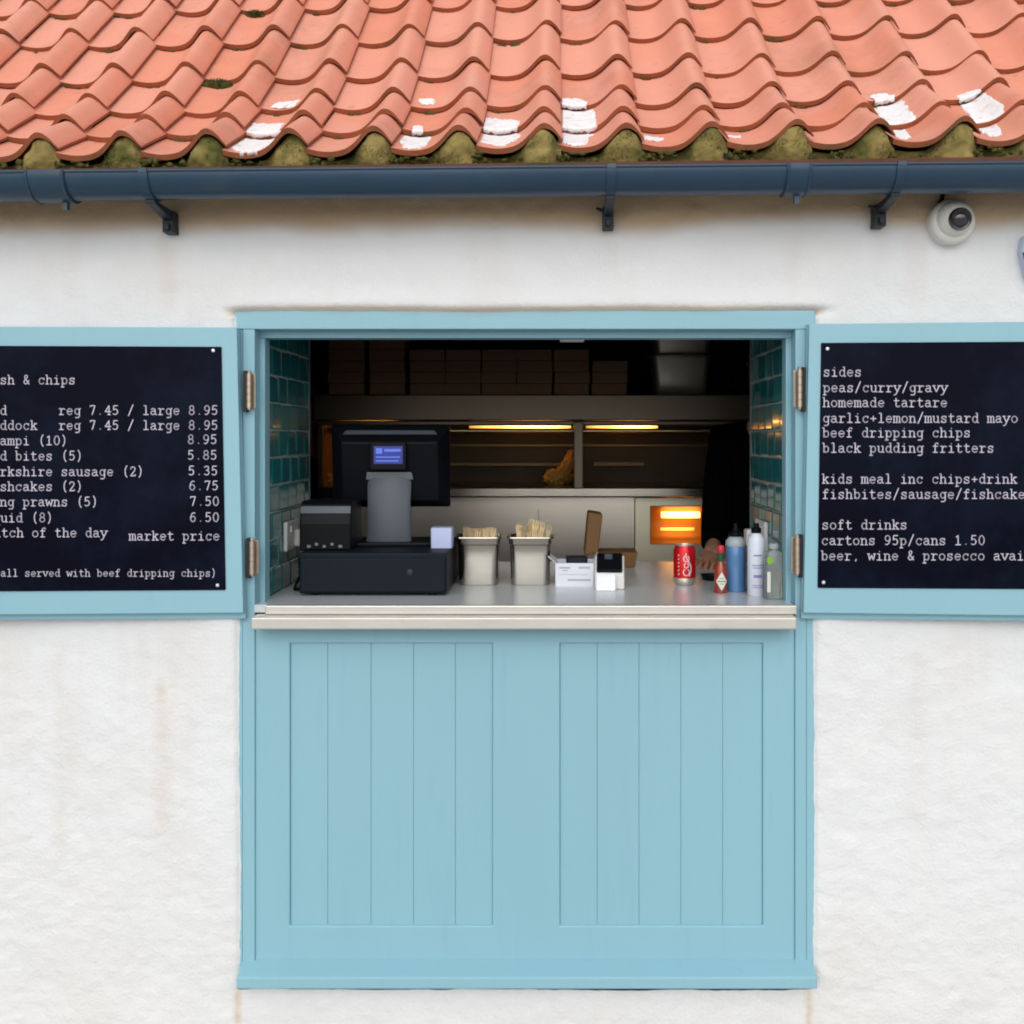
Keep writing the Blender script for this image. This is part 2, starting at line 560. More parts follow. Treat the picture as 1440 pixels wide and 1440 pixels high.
OPL0, OPR = X(333), X(1143.5)
OPT, OPB = Z(441), Z(1392)
xs = np.unique(np.concatenate([np.arange(-2.4, OPL0, 0.008), np.arange(OPL0, OPR, 0.008), np.arange(OPR, 2.2, 0.008), [2.2]]))
zs = np.unique(np.concatenate([np.arange(0.0, OPB, 0.008), np.arange(OPB, OPT, 0.008), np.arange(OPT, 2.31, 0.008)]))
iL, iR = np.argmin(abs(xs - OPL0)), np.argmin(abs(xs - OPR))
jB, jT = np.argmin(abs(zs - OPB)), np.argmin(abs(zs - OPT))
XX, ZZ = np.meshgrid(xs, zs, indexing='ij')
GX, GZ = XX.copy(), ZZ.copy()
# the plaster edge against the frame wanders a little and drifts inwards on the left towards the bottom
drift = 6 * 0.00185 * (OPT - ZZ) / (OPT - OPB)
wob = 0.0022 * vnoise(ZZ * 0 + 3, ZZ, 9, 4, 3)
wL = np.exp(-((XX - OPL0) / 0.05) ** 2)
wR = np.exp(-((XX - OPR) / 0.05) ** 2)
GX = XX + wL * (drift * (ZZ > OPB) + wob) + wR * (wob * 0.8)
GZ = ZZ + np.exp(-((ZZ - OPT) / 0.03) ** 2) * 0.0025 * vnoise(XX, XX * 0 + 7, 5, 9, 3)
y = -0.006 * vnoise(XX, ZZ, 1.6, 1, 2) - 0.0032 * vnoise(XX, ZZ, 6, 2, 2) - 0.0024 * vnoise(XX * 0.8 + ZZ * 0.5, ZZ - XX * 0.3, 26, 3, 2)
rough = 0.35 + 0.65 * sstep(1.15, 0.25, ZZ)
y -= 0.0025 * rough * vnoise(XX + 0.6 * ZZ, 1.2 * ZZ - 0.3 * XX, 55, 5, 2)
# soft chamfer where the render turns down over the hatch head, rounded arrises down the sides
inx = sstep(OPL0 - 0.045, OPL0 - 0.005, XX) * sstep(OPR + 0.050, OPR + 0.01, XX)
dT = ZZ - OPT
inx2 = sstep(OPL0 - 0.07, OPL0 + 0.02, XX) * sstep(OPR + 0.085, OPR - 0.01, XX)
y += -0.011 * inx2 * np.exp(-((dT - 0.026) / 0.030) ** 2) * (dT > -0.001)
y += 0.019 * inx2 * (dT >= -0.0005) * sstep(0.020 + 0.004 * vnoise(XX, XX * 0, 7, 33, 2), 0.0, dT)
dS = np.where(XX < 0, OPL0 - XX, XX - OPR)
side = (ZZ > OPB) & (ZZ < OPT + 0.002)
y += np.where(side, 0.012 * np.clip(1 - dS / 0.016, 0, 1) ** 2 * (dS >= -0.0005), 0)
y -= np.where(side & (dS > 0), 0.006 * np.exp(-((dS - 0.035) / 0.03) ** 2) * (0.5 + 0.5 * vnoise(XX * 0, ZZ, 3.5, 8, 2)), 0)

# stains: real dirt; the tan band under the gutter also paints in shade
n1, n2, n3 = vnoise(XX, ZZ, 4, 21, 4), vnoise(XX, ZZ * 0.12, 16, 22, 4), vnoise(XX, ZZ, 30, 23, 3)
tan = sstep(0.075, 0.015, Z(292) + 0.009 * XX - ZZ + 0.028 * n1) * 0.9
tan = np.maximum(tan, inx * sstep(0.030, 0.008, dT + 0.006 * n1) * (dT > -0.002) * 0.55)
drip = np.zeros_like(XX)
for px, wdt, z0, z1, s in ((334, 0.010, Z(1380), -0.3, 0.95), (1138, 0.010, Z(1380), -0.3, 1.0), (226, 0.018, Z(950), Z(1040), 0.42), (231, 0.030, Z(980), Z(1200), 0.27), (95, 0.040, Z(960), Z(1150), 0.14), (85, 0.02, Z(900), Z(1250), 0.16),
                           (235, 0.030, Z(325), Z(470), 0.26), (60, 0.05, Z(310), Z(430), 0.12), (860, 0.02, Z(318), Z(400), 0.14), (1240, 0.02, Z(310), Z(390), 0.14), (1290, 0.03, Z(900), Z(1200), 0.12)):
    c = X(px) + 0.006 * vnoise(XX * 0, ZZ, 7, int(px), 2)
    m_ = np.exp(-((XX - c) / wdt) ** 2) * sstep(z0 + 0.01, z0 - 0.04, ZZ) * sstep(z1 - 0.02, z1 + 0.12, ZZ)
    drip = np.maximum(drip, s * m_ * (0.75 + 0.5 * n3))
streak = np.clip(n2 - 0.12, 0, 1) * 0.20 * sstep(0.2, 0.9, ZZ) + np.clip(n1 - 0.15, 0, 1) * 0.10
streak += 0.12 * sstep(0.65, 0.0, ZZ) * (0.6 + 0.6 * n1)
stain_shade = np.clip(np.maximum(np.maximum(tan, drip), streak), 0, 0.95)

idx = -np.ones(XX.shape, dtype=int)
keep = np.ones(XX.shape, dtype=bool)
keep[iL + 1:iR, jB + 1:jT] = False
idx[keep] = np.arange(keep.sum())
verts = np.stack([GX[keep], y[keep], GZ[keep]], 1)
st = stain_shade[keep]
cells = np.ones((len(xs) - 1, len(zs) - 1), dtype=bool)
cells[iL:iR, jB:jT] = False
a, b_ = np.nonzero(cells)
faces = np.stack([idx[a, b_], idx[a + 1, b_], idx[a + 1, b_ + 1], idx[a, b_ + 1]], 1).tolist()
verts = verts.tolist()
st = st.tolist()


def skirt(loop, dy):
    base = len(verts)
    for (i, j) in loop:
        v = verts[idx[i, j]]
        verts.append([v[0], dy, v[2]])
        st.append(st[idx[i, j]])
    for k in range(len(loop) - 1):
        p, q = idx[loop[k]], idx[loop[k + 1]]
        faces.append([p, q, base + k + 1, base + k])


skirt([(iL, j) for j in range(jB, jT + 1)], 0.10)
skirt([(i, jT) for i in range(iL, iR + 1)], 0.10)
skirt([(iR, j) for j in range(jT, jB - 1, -1)], 0.10)
skirt([(i, jB) for i in range(iR, iL - 1, -1)], 0.10)
skirt([(0, j) for j in range(len(zs))], 0.4)
skirt([(len(xs) - 1, j) for j in range(len(zs) - 1, -1, -1)], 0.4)
attr_mix(M['wall'], 'stain_shade', (0.56, 0.39, 0.22))
me = bpy.data.meshes.new('outer_wall')
me.from_pydata(verts, [], faces)
me.materials.append(M['wall'])
me.polygons.foreach_set('use_smooth', [True] * len(me.polygons))
at = me.attributes.new('stain_shade', 'FLOAT', 'POINT')
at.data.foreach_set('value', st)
me.update()
ow = bpy.data.objects.new('outer_wall', me)
COL.objects.link(ow)
ow.parent = house

iw = MB()
iw.box(-2.3, RL - 0.012, 0.115, YB, 0, 2.40)
iw.box(RRT + 0.012, 2.1, 0.115, YB, 0, 2.40)
iw.box(RL - 0.012, RRT + 0.012, 0.125, YB, 1.935, 2.40)
iw.box(RL - 0.012, RRT + 0.012, 0.125, YB - 0.02, 0, 1.12)
iw.build('inner_wall', 'plaster', house)


def tiled(name, xp, sgn):
    """glazed tiles in running bond on a reveal; sgn +1 = the face looks towards +X"""
    mb = MB()
    tones = []
    th, tl, gr = 0.0765, 0.098, 0.0046
    r = 0
    z = 1.163
    while z < 1.93:
        z1 = min(z + th - gr, 1.932)
        yy = 0.10 - (tl / 2 if r % 2 else 0.02)
        while yy < YB - 0.004:
            y0, y1 = max(yy, 0.101), min(yy + tl - gr, YB - 0.003)
            if y1 - y0 > 0.012:
                tx, ty = random.uniform(-0.0012, 0.0012), random.uniform(-0.0012, 0.0012)
                f = lambda q, w: xp + sgn * (q * tx + w * ty)
                xb = xp - sgn * 0.011
                e = 0.004
                p = [(xb, y0, z), (xb, y1, z), (xb, y1, z1), (xb, y0, z1),
                     (f(-1, -1) - sgn * 0.002, y0, z), (f(1, -1) - sgn * 0.002, y1, z), (f(1, 1) - sgn * 0.002, y1, z1), (f(-1, 1) - sgn * 0.002, y0, z1),
                     (f(-1, -1), y0 + e, z + e), (f(1, -1), y1 - e, z + e), (f(1, 1), y1 - e, z1 - e), (f(-1, 1), y0 + e, z1 - e)]
                fs = [(0, 1, 5, 4), (1, 2, 6, 5), (2, 3, 7, 6), (3, 0, 4, 7), (4, 5, 9, 8), (5, 6, 10, 9), (6, 7, 11, 10), (7, 4, 8, 11), (8, 9, 10, 11)]
                if sgn < 0:
                    fs = [q[::-1] for q in fs]
                mb.add(p, fs)
                tones += [random.random() ** 1.5] * len(fs)
            yy += tl
        z += th
        r += 1
    o = mb.build(name, 'glaze', house)
    at = o.data.attributes.new('tone', 'FLOAT', 'FACE')
    at.data.foreach_set('value', tones)
    gb = MB().box(min(xp - sgn * 0.0022, xp - sgn * 0.010), max(xp - sgn * 0.0022, xp - sgn * 0.010), 0.1005, YB - 0.001, 1.163, 1.933)
    gb.build('grout', 'grout', o)
    MB().box(min(xp - sgn * 0.013, xp + sgn * 0.002), max(xp - sgn * 0.013, xp + sgn * 0.002), YB - 0.002, YB + 0.006, 1.15, 1.934).build('edge_trim', 'light_plastic', o)


tiled('tiled_reveal', RL, 1)
tiled('tiled_reveal', RRT, -1)

# --- hatch frame
fr_ = MB()
FZ1, FZ0 = Z(439.5), Z(1362)


def vstrip(px0, px1, y0, y1, z0, z1):
    fr_.box(X(px0, y0), X(px1, y0), y0, y1, z0, z1)


yo = 0.006
HB = Z(463, yo)
vstrip(329, 341, 0.009, 0.10, FZ0, HB)
vstrip(341, 358.2, yo, 0.10, FZ0, HB)
vstrip(1118.4, 1134, yo, 0.10, FZ0, HB)
vstrip(1134, 1147, 0.009, 0.10, FZ0, HB)
fr_.box(X(329), X(1147), yo - 0.002, 0.10, HB, FZ1 + 0.006)
ys = 0.052
SB = Z(475.5, ys)
fr_.box(X(357.5, yo), X(372.5, ys), ys, 0.0995, 1.10, SB)
fr_.box(X(1105, ys), X(1119, yo), ys, 0.0995, 1.10, SB)
fr_.box(X(357.5, yo), X(1119, yo), ys - 0.001, 0.0992, SB, HB + 0.02)
hf = fr_.build('hatch_frame', 'paint', house, bevel=0.0022)

# --- panelled front below the counter
pf = MB()
yf = 0.012
pz = lambda py: Z(py, yf)
pxx = lambda px: X(px, yf)
T0, T1, B0, B1 = 880, 904.5, 1302, 1351
cxs = [pxx(q) for q in (358.6, 407.5, 692.7, 787.3, 1073, 1117.8)]
czs = [pz(q) for q in (B1, B0, T1, T0)]
gv = lambda a, b, k: (cxs[a], yf if k == 0 else 0.06, czs[b])
vid = {}
pv, pfc = [], []
for k in (0, 1):
    for a in range(6):
        for b in range(4):
            vid[(a, b, k)] = len(pv)
            pv.append(gv(a, b, k))
solid = lambda a, b: 0 <= a < 5 and 0 <= b < 3 and not (b == 1 and a in (1, 3))
for a in range(5):
    for b in range(3):
        if not solid(a, b):
            continue
        pfc.append((vid[a, b, 0], vid[a + 1, b, 0], vid[a + 1, b + 1, 0], vid[a, b + 1, 0]))
        if not solid(a - 1, b):
            pfc.append((vid[a, b, 1], vid[a, b, 0], vid[a, b + 1, 0], vid[a, b + 1, 1]))
        if not solid(a + 1, b):
            pfc.append((vid[a + 1, b, 0], vid[a + 1, b, 1], vid[a + 1, b + 1, 1], vid[a + 1, b + 1, 0]))
        if not solid(a, b - 1):
            pfc.append((vid[a, b, 1], vid[a + 1, b, 1], vid[a + 1, b, 0], vid[a, b, 0]))
        if not solid(a, b + 1):
            pfc.append((vid[a, b + 1, 0], vid[a + 1, b + 1, 0], vid[a + 1, b + 1, 1], vid[a, b + 1, 1]))
pf.add(pv, pfc)
panel = pf.build('panelled_front', 'paint', house, bevel=0.0034, seg=3)
for grooves in ((407.5, 460, 521, 581, 640, 692.7), (787.3, 840, 899, 958, 1017, 1073)):
    bd = MB()
    for q in range(5):
        bd.box(pxx(grooves[q]) + 0.0001, pxx(grooves[q + 1]) - 0.0001, yf + 0.0075, 0.05, pz(B0) - 0.002, pz(T1) + 0.002)
    bd.build('board_panel', 'paint', panel, bevel=0.0020)
sl = MB()
s0 = [(-0.045, Z(1391, -0.045)), (-0.045, Z(1375, -0.045)), (0.014, Z(1351.5)), (0.02, Z(1385))]
sl.add([(X(332, -0.045), a, b) for a, b in s0] + [(X(1149.5, -0.045), a, b) for a, b in s0],
       [(0, 4, 5, 1), (1, 5, 6, 2), (2, 6, 7, 3), (3, 7, 4, 0), (0, 1, 2, 3), (7, 6, 5, 4)])
sl.build('sill', 'paint', house, bevel=0.003)


# --- shutters (open, folded back against the wall)
def shutter(label, ins_t, ins_b, out, top_i, top_o, bot_i, bot_o, hinges, hpx):
    """ins_t/ins_b: px of the hinge-side edge at top/bottom; out: px of the free edge"""
    sgn = 1 if out > ins_t else -1
    yi, yo2 = -0.030, -0.062

    def q(px_, py_, yy):
        return (X(px_, yy), yy, Z(py_, yy))

    def slab(t_i, b_i, o_, ti, to, bi, bo, dy, th):
        A = q(b_i, bi, yi + dy)
        B = q(o_, bo, yo2 + dy)
        C = q(o_, to, yo2 + dy)
        E = q(t_i, ti, yi + dy)
        k = lambda p: (p[0], p[1] + th, p[2])
        if sgn > 0:
            return [A, B, C, E, k(A), k(B), k(C), k(E)]
        return [B, A, E, C, k(B), k(A), k(E), k(C)]
    mb = MB().hexa(slab(ins_t, ins_b, out, top_i, top_o, bot_i, bot_o, 0, 0.018))
    sh = mb.build('shutter', 'paint', house, bevel=0.002)
    sh['label'] = label
    bk = MB().hexa(slab(ins_t - sgn * 3, ins_b - sgn * 3.5, out, top_i, top_o, bot_i + 8, bot_o + 7, 0.0185, 0.012))
    bk.build('back_board', 'paint', sh, bevel=0.0015)
    for (y0, y1), px in zip(hinges, hpx):
        hb = MB()
        yy = -0.014
        zz0, zz1 = Z(y1, yy), Z(y0, yy)
        x0 = X(px, yy)
        L = zz1 - zz0
        for s in range(5):
            hb.tube([(x0, yy, zz0 + L * (s + 0.04) / 5), (x0, yy, zz0 + L * (s + 0.96) / 5)], 0.0072, 12)
        hb.tube([(x0, yy, zz0 - 0.004), (x0, yy, zz1 + 0.004)], 0.0045, 10)
        hb.tube([(x0, yy, zz1 + 0.003), (x0, yy, zz1 + 0.008)], [0.006, 0.003], 10)
        hg = hb.build('hinge', 'brass', sh, smooth=40)
        xl = x0 + sgn * 0.0115
        MB().box(min(xl - 0.0045, xl + 0.0045), max(xl - 0.0045, xl + 0.0045), -0.013, 0.0125, zz0 - 0.010, zz1 + 0.007).build('leaf_plate', 'hinge_dark', hg)
        xf = x0 - sgn * 0.012
        MB().box(min(x0, xf), max(x0, xf), 0.002, 0.0052, zz0, zz1).build('frame_plate', 'brass', hg, bevel=0.0008)
    return sh


shutter('shutter left of the hatch', 333, 342, -59, 460.5, 459, 862, 865, ((525, 574), (761, 808)), (350.5, 354.5))
shutter('shutter right of the hatch', 1138, 1130, 1532, 455.5, 451.5, 862, 867, ((520, 573), (756, 807)), (1124.5, 1121))

# ------------------------------------------------------------------ lettering: monoline slab alphabet
def ell(cx, cy, rx, ry, a0=0, a1=360, n=18):
    return [(cx + rx * math.cos(R(a0 + (a1 - a0) * i / n)), cy + ry * math.sin(R(a0 + (a1 - a0) * i / n))) for i in range(n + 1)]


_h = [[(2.3, 5.6), (3.4, 7.4), (5.2, 8), (7, 7.4), (7.6, 5.6), (7.6, 0)], [(6.2, 0), (9.2, 0)], [(0.8, 0), (3.8, 0)]]
G = {
    'a': [[(2, 7), (3.4, 8), (5.8, 8), (7, 6.8), (7, 1.2), (8.8, 0)], [(7, 4.7), (4, 4.7), (2, 3.8), (1.5, 2.2), (2.3, 0.5), (4.2, 0), (6, 0.6), (7, 2)]],
    'b': [[(0.8, 12), (2.4, 12), (2.4, 0)], ell(5.3, 4, 2.9, 4)],
    'c': [ell(5.2, 4, 3.3, 4, 45, 320), [(8, 8), (8, 5.8)]],
    'd': [[(6, 12), (7.6, 12), (7.6, 0), (9.2, 0)], ell(4.7, 4, 2.9, 4)],
    'e': [[(1.9, 4.2), (8.2, 4.2)] + ell(5, 4, 3.3, 4, 5, 318)],
    'f': [[(8.2, 10.8), (7.3, 12), (5.6, 12), (4.3, 10.6), (4.3, 0)], [(2, 0), (7, 0)], [(2, 8), (7.4, 8)]],
    'g': [ell(4.7, 4.2, 2.9, 3.8), [(9.2, 8), (7.6, 8), (7.6, -2.4), (6.2, -4), (2.6, -4)]],
    'h': [[(0.8, 12), (2.3, 12), (2.3, 0)]] + _h,
    'i': [[(2.5, 8), (5, 8), (5, 0)], [(2, 0), (8, 0)], [(5, 11), (5, 11.3)]],
    'k': [[(0.8, 12), (2.4, 12), (2.4, 0)], [(0.8, 0), (4, 0)], [(2.4, 3), (7, 8)], [(5.4, 8), (8.6, 8)], [(4.3, 5), (7.8, 0)], [(6.2, 0), (9.2, 0)]],
    'l': [[(2.5, 12), (5, 12), (5, 0)], [(2, 0), (8, 0)]],
    'm': [[(0.2, 8), (1.5, 8), (1.5, 0)], [(0.4, 0), (2.7, 0)], [(1.5, 6.4), (2.8, 8), (4.2, 8), (5, 6.8), (5, 0)], [(4.2, 0), (6, 0)], [(5, 6.4), (6.3, 8), (7.6, 8), (8.5, 6.8), (8.5, 0)], [(7.6, 0), (9.8, 0)]],
    'n': [[(0.8, 8), (2.3, 8), (2.3, 0)]] + _h,
    'o': [ell(5, 4, 3.4, 4)],
    'p': [[(0.8, 8), (2.4, 8), (2.4, -4)], [(0.8, -4), (4.4, -4)], ell(5.3, 4, 2.9, 4)],
    'q': [ell(4.7, 4, 2.9, 4), [(9.2, 8), (7.6, 8), (7.6, -4)], [(5.6, -4), (9.2, -4)]],
    'r': [[(1.4, 8), (3.6, 8), (3.6, 0)], [(1.4, 0), (6.6, 0)], [(3.6, 5), (5, 7.4), (7, 8), (8.6, 7.2)]],
    's': [[(7.5, 6.6), (6.2, 8), (3.8, 8), (2.3, 6.8), (2.7, 5.2), (5, 4.2), (7.3, 3.2), (7.8, 1.6), (6.4, 0.1), (4, 0), (2.2, 1.3)], [(2.1, 2.4), (2.1, 0)], [(7.6, 8), (7.6, 5.9)]],
    't': [[(4, 11), (4, 1.4), (5, 0), (7, 0), (8.4, 1)], [(1.6, 8), (7.6, 8)]],
    'u': [[(0.8, 8), (2.3, 8), (2.3, 2), (3.2, 0.4), (5, 0), (6.6, 0.6), (7.6, 2)], [(6.2, 8), (7.6, 8), (7.6, 0), (9.2, 0)]],
    'v': [[(1.4, 8), (5, 0), (8.6, 8)], [(0.2, 8), (3.2, 8)], [(6.8, 8), (9.8, 8)]],
    'w': [[(0.9, 8), (2.7, 0), (5, 6.4), (7.3, 0), (9.1, 8)], [(0, 8), (2.4, 8)], [(7.6, 8), (10, 8)]],
    'y': [[(1.4, 8), (5, 0.3)], [(8.6, 8), (5, 0), (3.4, -3.4), (2.2, -4), (1, -4)], [(0.2, 8), (3.2, 8)], [(6.8, 8), (9.8, 8)]],
    '0': [ell(5, 6, 3.2, 6)], '1': [[(2.5, 10), (5, 12), (5, 0)], [(2, 0), (8, 0)]],
    '2': [[(2, 9), (2.6, 11), (4.6, 12), (6.9, 11.4), (7.8, 9.3), (7, 6.8), (2, 0), (8, 0), (8, 1.6)]],
    '3': [[(2, 10.4), (4, 12), (6.6, 11.5), (7.4, 9.3), (6.5, 7), (4.4, 6.5), (7, 5.6), (8, 3.3), (6.8, 0.8), (4.4, 0), (2, 1.3)]],
    '4': [[(6.5, 0), (6.5, 12), (1.5, 4), (8.8, 4)], [(4.8, 0), (8.2, 0)]],
    '5': [[(7.6, 12), (2.8, 12), (2.4, 6.4), (4.5, 7.6), (6.8, 6.8), (7.9, 4), (6.8, 1), (4.4, 0), (2, 1.1)]],
    '6': [[(7.5, 11.4), (5.6, 12), (3.3, 10), (2, 6), (2, 3.6)], ell(5, 3.6, 3, 3.6)],
    '7': [[(2, 10.4), (2, 12), (8, 12), (4.5, 0)]],
    '8': [ell(5, 9.1, 2.6, 2.9), ell(5, 3.1, 3.1, 3.1)],
    '(': [[(7, 13.4), (5.2, 10.6), (4.5, 6), (5.2, 1), (7, -2)]], ')': [[(3, 13.4), (4.8, 10.6), (5.5, 6), (4.8, 1), (3, -2)]],
    '/': [[(2, -1.6), (8, 13.4)]], '.': [[(5, 0.5), (5, 0.9)]], ',': [[(5.2, 0.8), (4.6, -1.6)]],
    '&': [[(8.6, 0), (3, 8.4), (3.2, 11), (4.8, 12), (6.4, 10.8), (6, 8.6), (2.4, 4.6), (2, 2), (3.8, 0), (6.2, 0.8), (8.4, 4.6)]],
    '+': [[(1.8, 5), (8.2, 5)], [(5, 1.8), (5, 8.2)]],
}
G['9'] = [[(10 - a, 12 - b) for a, b in s] for s in G['6']]


def stroke(mb, pts, w, place):
    """flat ribbon with round joints along a polyline; place(u, v) -> 3D"""
    for p, q in zip(pts, pts[1:]):
        dx, dy = q[0] - p[0], q[1] - p[1]
        L = math.hypot(dx, dy) or 1e-6
        nx, ny = -dy / L * w / 2, dx / L * w / 2
        mb.add([place(p[0] - nx, p[1] - ny), place(q[0] - nx, q[1] - ny), place(q[0] + nx, q[1] + ny), place(p[0] + nx, p[1] + ny)], [(0, 1, 2, 3)])
    for k, p in enumerate(pts):
        mb.add([place(p[0] + w / 2 * math.cos(i * math.pi / 3), p[1] + w / 2 * math.sin(i * math.pi / 3)) for i in range(6)], [tuple(range(6))])


def menu_board(label, corners, lines, y_of, screws):
    """corners px: (x_tl,y_tl),(x_tr,y_tr),(x_br,y_br),(x_bl,y_bl)"""
    t = thing('menu_board', label, 'menu board', (0, 0, 0))
    cs = [(X(px, y_of(px)), y_of(px), Z(py, y_of(px))) for px, py in (corners[3], corners[2], corners[1], corners[0])]
    c0 = Vector(cs[3])
    t.location = ((cs[0][0] + cs[1][0]) / 2, (cs[0][1] + cs[1][1]) / 2, cs[0][2])
    o = Vector(t.location)
    loc = [tuple(Vector(c) - o) for c in cs]
    k = [(p[0], p[1] + 0.005, p[2]) for p in loc]
    MB().hexa(loc + k).build('panel', 'board', t, bevel=0.003, seg=3)
    lt = MB()
    layer = [0]
    for txt, px, py, adv in lines:
        u = adv / 10.0
        for i, ch in enumerate(txt):
            for s in G.get(ch, []):
                layer[0] += 1
                off = 0.0008 + 0.00002 * (layer[0] % 17)

                def place(a, b, i=i, off=off):
                    qx, qy = px + (i * 10 + a) * u, py - b * u * 0.97
                    yy = y_of(qx) - off
                    return tuple(Vector((X(qx, yy), yy, Z(qy, yy))) - o)
                stroke(lt, s, 1.35, place)
    lt.build('lettering', 'letter', t)
    for px, py in screws:
        yy = y_of(px)
        MB().lathe([(0.0048, 0), (0.0048, 0.0015), (0.0036, 0.0030), (0.001, 0.0034)], 14, c=(X(px, yy) - o.x, yy - o.y, Z(py, yy) - o.z), axis='Y').build('screw', 'screw', t, smooth=30)
    return t


def lin(p0, y0, p1, y1, off):
    return lambda px: y0 + (px - p0) / (p1 - p0) * (y1 - y0) - off


yL = lin(338, -0.030, -59, -0.062, 0.0045)
yR = lin(1134, -0.030, 1532, -0.062, 0.0045)
A = 10.72
linesL = [('fish & chips', -22, 540, A), ('cod', -22, 583, A), ('reg 7.45 / large 8.95', 82, 583, A), ('haddock', -22, 604, A), ('reg 7.45 / large 8.95', 82, 604, A),
          ('scampi (10)', -22, 625.5, A), ('8.95', 263, 624, A), ('cod bites (5)', -22, 647, A), ('5.85', 263, 646, A), ('yorkshire sausage (2)', -22, 669, A), ('5.35', 264, 668, A),
          ('fishcakes (2)', -22, 690, A), ('6.75', 265, 689, A), ('king prawns (5)', -22, 711.5, A), ('7.50', 266, 711, A), ('squid (8)', -21, 734, A), ('6.50', 266, 733.5, A),
          ('catch of the day', -20, 755, A), ('market price', 181, 759.5, A), ('(all served with beef dripping chips)', -8, 810.5, 8.46)]
menu_board('black menu board listing fish and chips, scampi and prices in white type', ((-31, 486), (311, 487.5), (317, 830), (-31, 832)), linesL, yL,
           ((300, 493), (306, 823), (-20, 492), (-20, 824)))
A = 11.02
linesR = [('sides', 1157, 529, A), ('peas/curry/gravy', 1157, 551, A), ('homemade tartare', 1156.5, 572, A), ('garlic+lemon/mustard mayo', 1156.5, 594, A), ('beef dripping chips', 1156, 614.5, A),
          ('black pudding fritters', 1156, 636, A), ('kids meal inc chips+drink', 1155.5, 679.5, A), ('fishbites/sausage/fishcakes', 1155.5, 701, A), ('soft drinks', 1155, 744, A),
          ('cartons 95p/cans 1.50', 1154.5, 766, A), ('beer, wine & prosecco available', 1154, 787.5, A)]
menu_board('black menu board listing sides, kids meal and soft drinks in white type', ((1155, 482), (1505, 480), (1505, 829), (1150, 827)), linesR, yR,
           ((1163.5, 490.5), (1158, 819), (1496, 489), (1496, 821)))

# ------------------------------------------------------------------ roof
W, AMP, TH = 0.2066, 0.060, 0.0150
KN_U = [0.0, 0.10, 0.22, 0.36, 0.48, 0.58, 0.68, 0.74, 0.80, 0.87, 0.94, 1.0, 1.03]
KN_H = [0.15, 0.06, 0.0, 0.02, 0.13, 0.36, 0.70, 0.90, 1.0, 0.95, 0.74, 0.46, 0.33]
UE = KN_U[-1]


def prof(u):
    u = min(max(u, KN_U[0]), KN_U[-1])
    for i in range(len(KN_U) - 1):
        if u <= KN_U[i + 1]:
            break
    def tg(k):
        a, b = max(k - 1, 0), min(k + 1, len(KN_U) - 1)
        return (KN_H[b] - KN_H[a]) / (KN_U[b] - KN_U[a])
    h = KN_U[i + 1] - KN_U[i]
    t = (u - KN_U[i]) / h
    return ((2 * t ** 3 - 3 * t * t + 1) * KN_H[i] + (t ** 3 - 2 * t * t + t) * h * tg(i) + (-2 * t ** 3 + 3 * t * t) * KN_H[i + 1] + (t ** 3 - t * t) * h * tg(i + 1))


SHEAR = 0.0158
thetas = [31, 37, 42.5, 45, 45] + [45] * 9
gauges = [0.170, 0.170, 0.200, 0.240, 0.250] + [0.26] * 9
pk = (-0.164, 2.367)
ROW = []
for i in range(len(thetas)):
    th_ = R(thetas[i])
    nrm = (-math.sin(th_), math.cos(th_))
    ROW.append(((pk[0] - AMP * nrm[0], pk[1] - AMP * nrm[1]), th_))
    pk = (pk[0] + gauges[i] * math.cos(th_), pk[1] + gauges[i] * math.sin(th_))
X0 = -0.0365 - 0.80 * W


def row_frame(i):
    (py_, pz_), th_ = ROW[i]
    if i + 1 < len(ROW):
        (qy, qz), t2 = ROW[i + 1]
        qy -= -math.sin(t2) * TH * 1.15
        qz -= math.cos(t2) * TH * 1.15
    else:
        qy, qz = py_ + 0.26 * math.cos(th_), pz_ + 0.26 * math.sin(th_)
    L = math.hypot(qy - py_, qz - pz_)
    d = ((qy - py_) / L, (qz - pz_) / L)
    return (py_, pz_), d, (-d[1], d[0]), L


def surf(i, x, s, off=0.0):
    """point on the top of the tiles of row i at world x, distance s up from the front edge"""
    p, d, n, L = row_frame(i)
    k = math.floor((x - X0) / W)
    u = (x - X0) / W - k
    h = prof(u) * AMP
    if u < UE - 1:
        h = max(h, prof(u + 1) * AMP)
    return (x, p[0] + d[0] * s + n[0] * (h + off), p[1] + d[1] * s + n[1] * (h + off) + SHEAR * x)


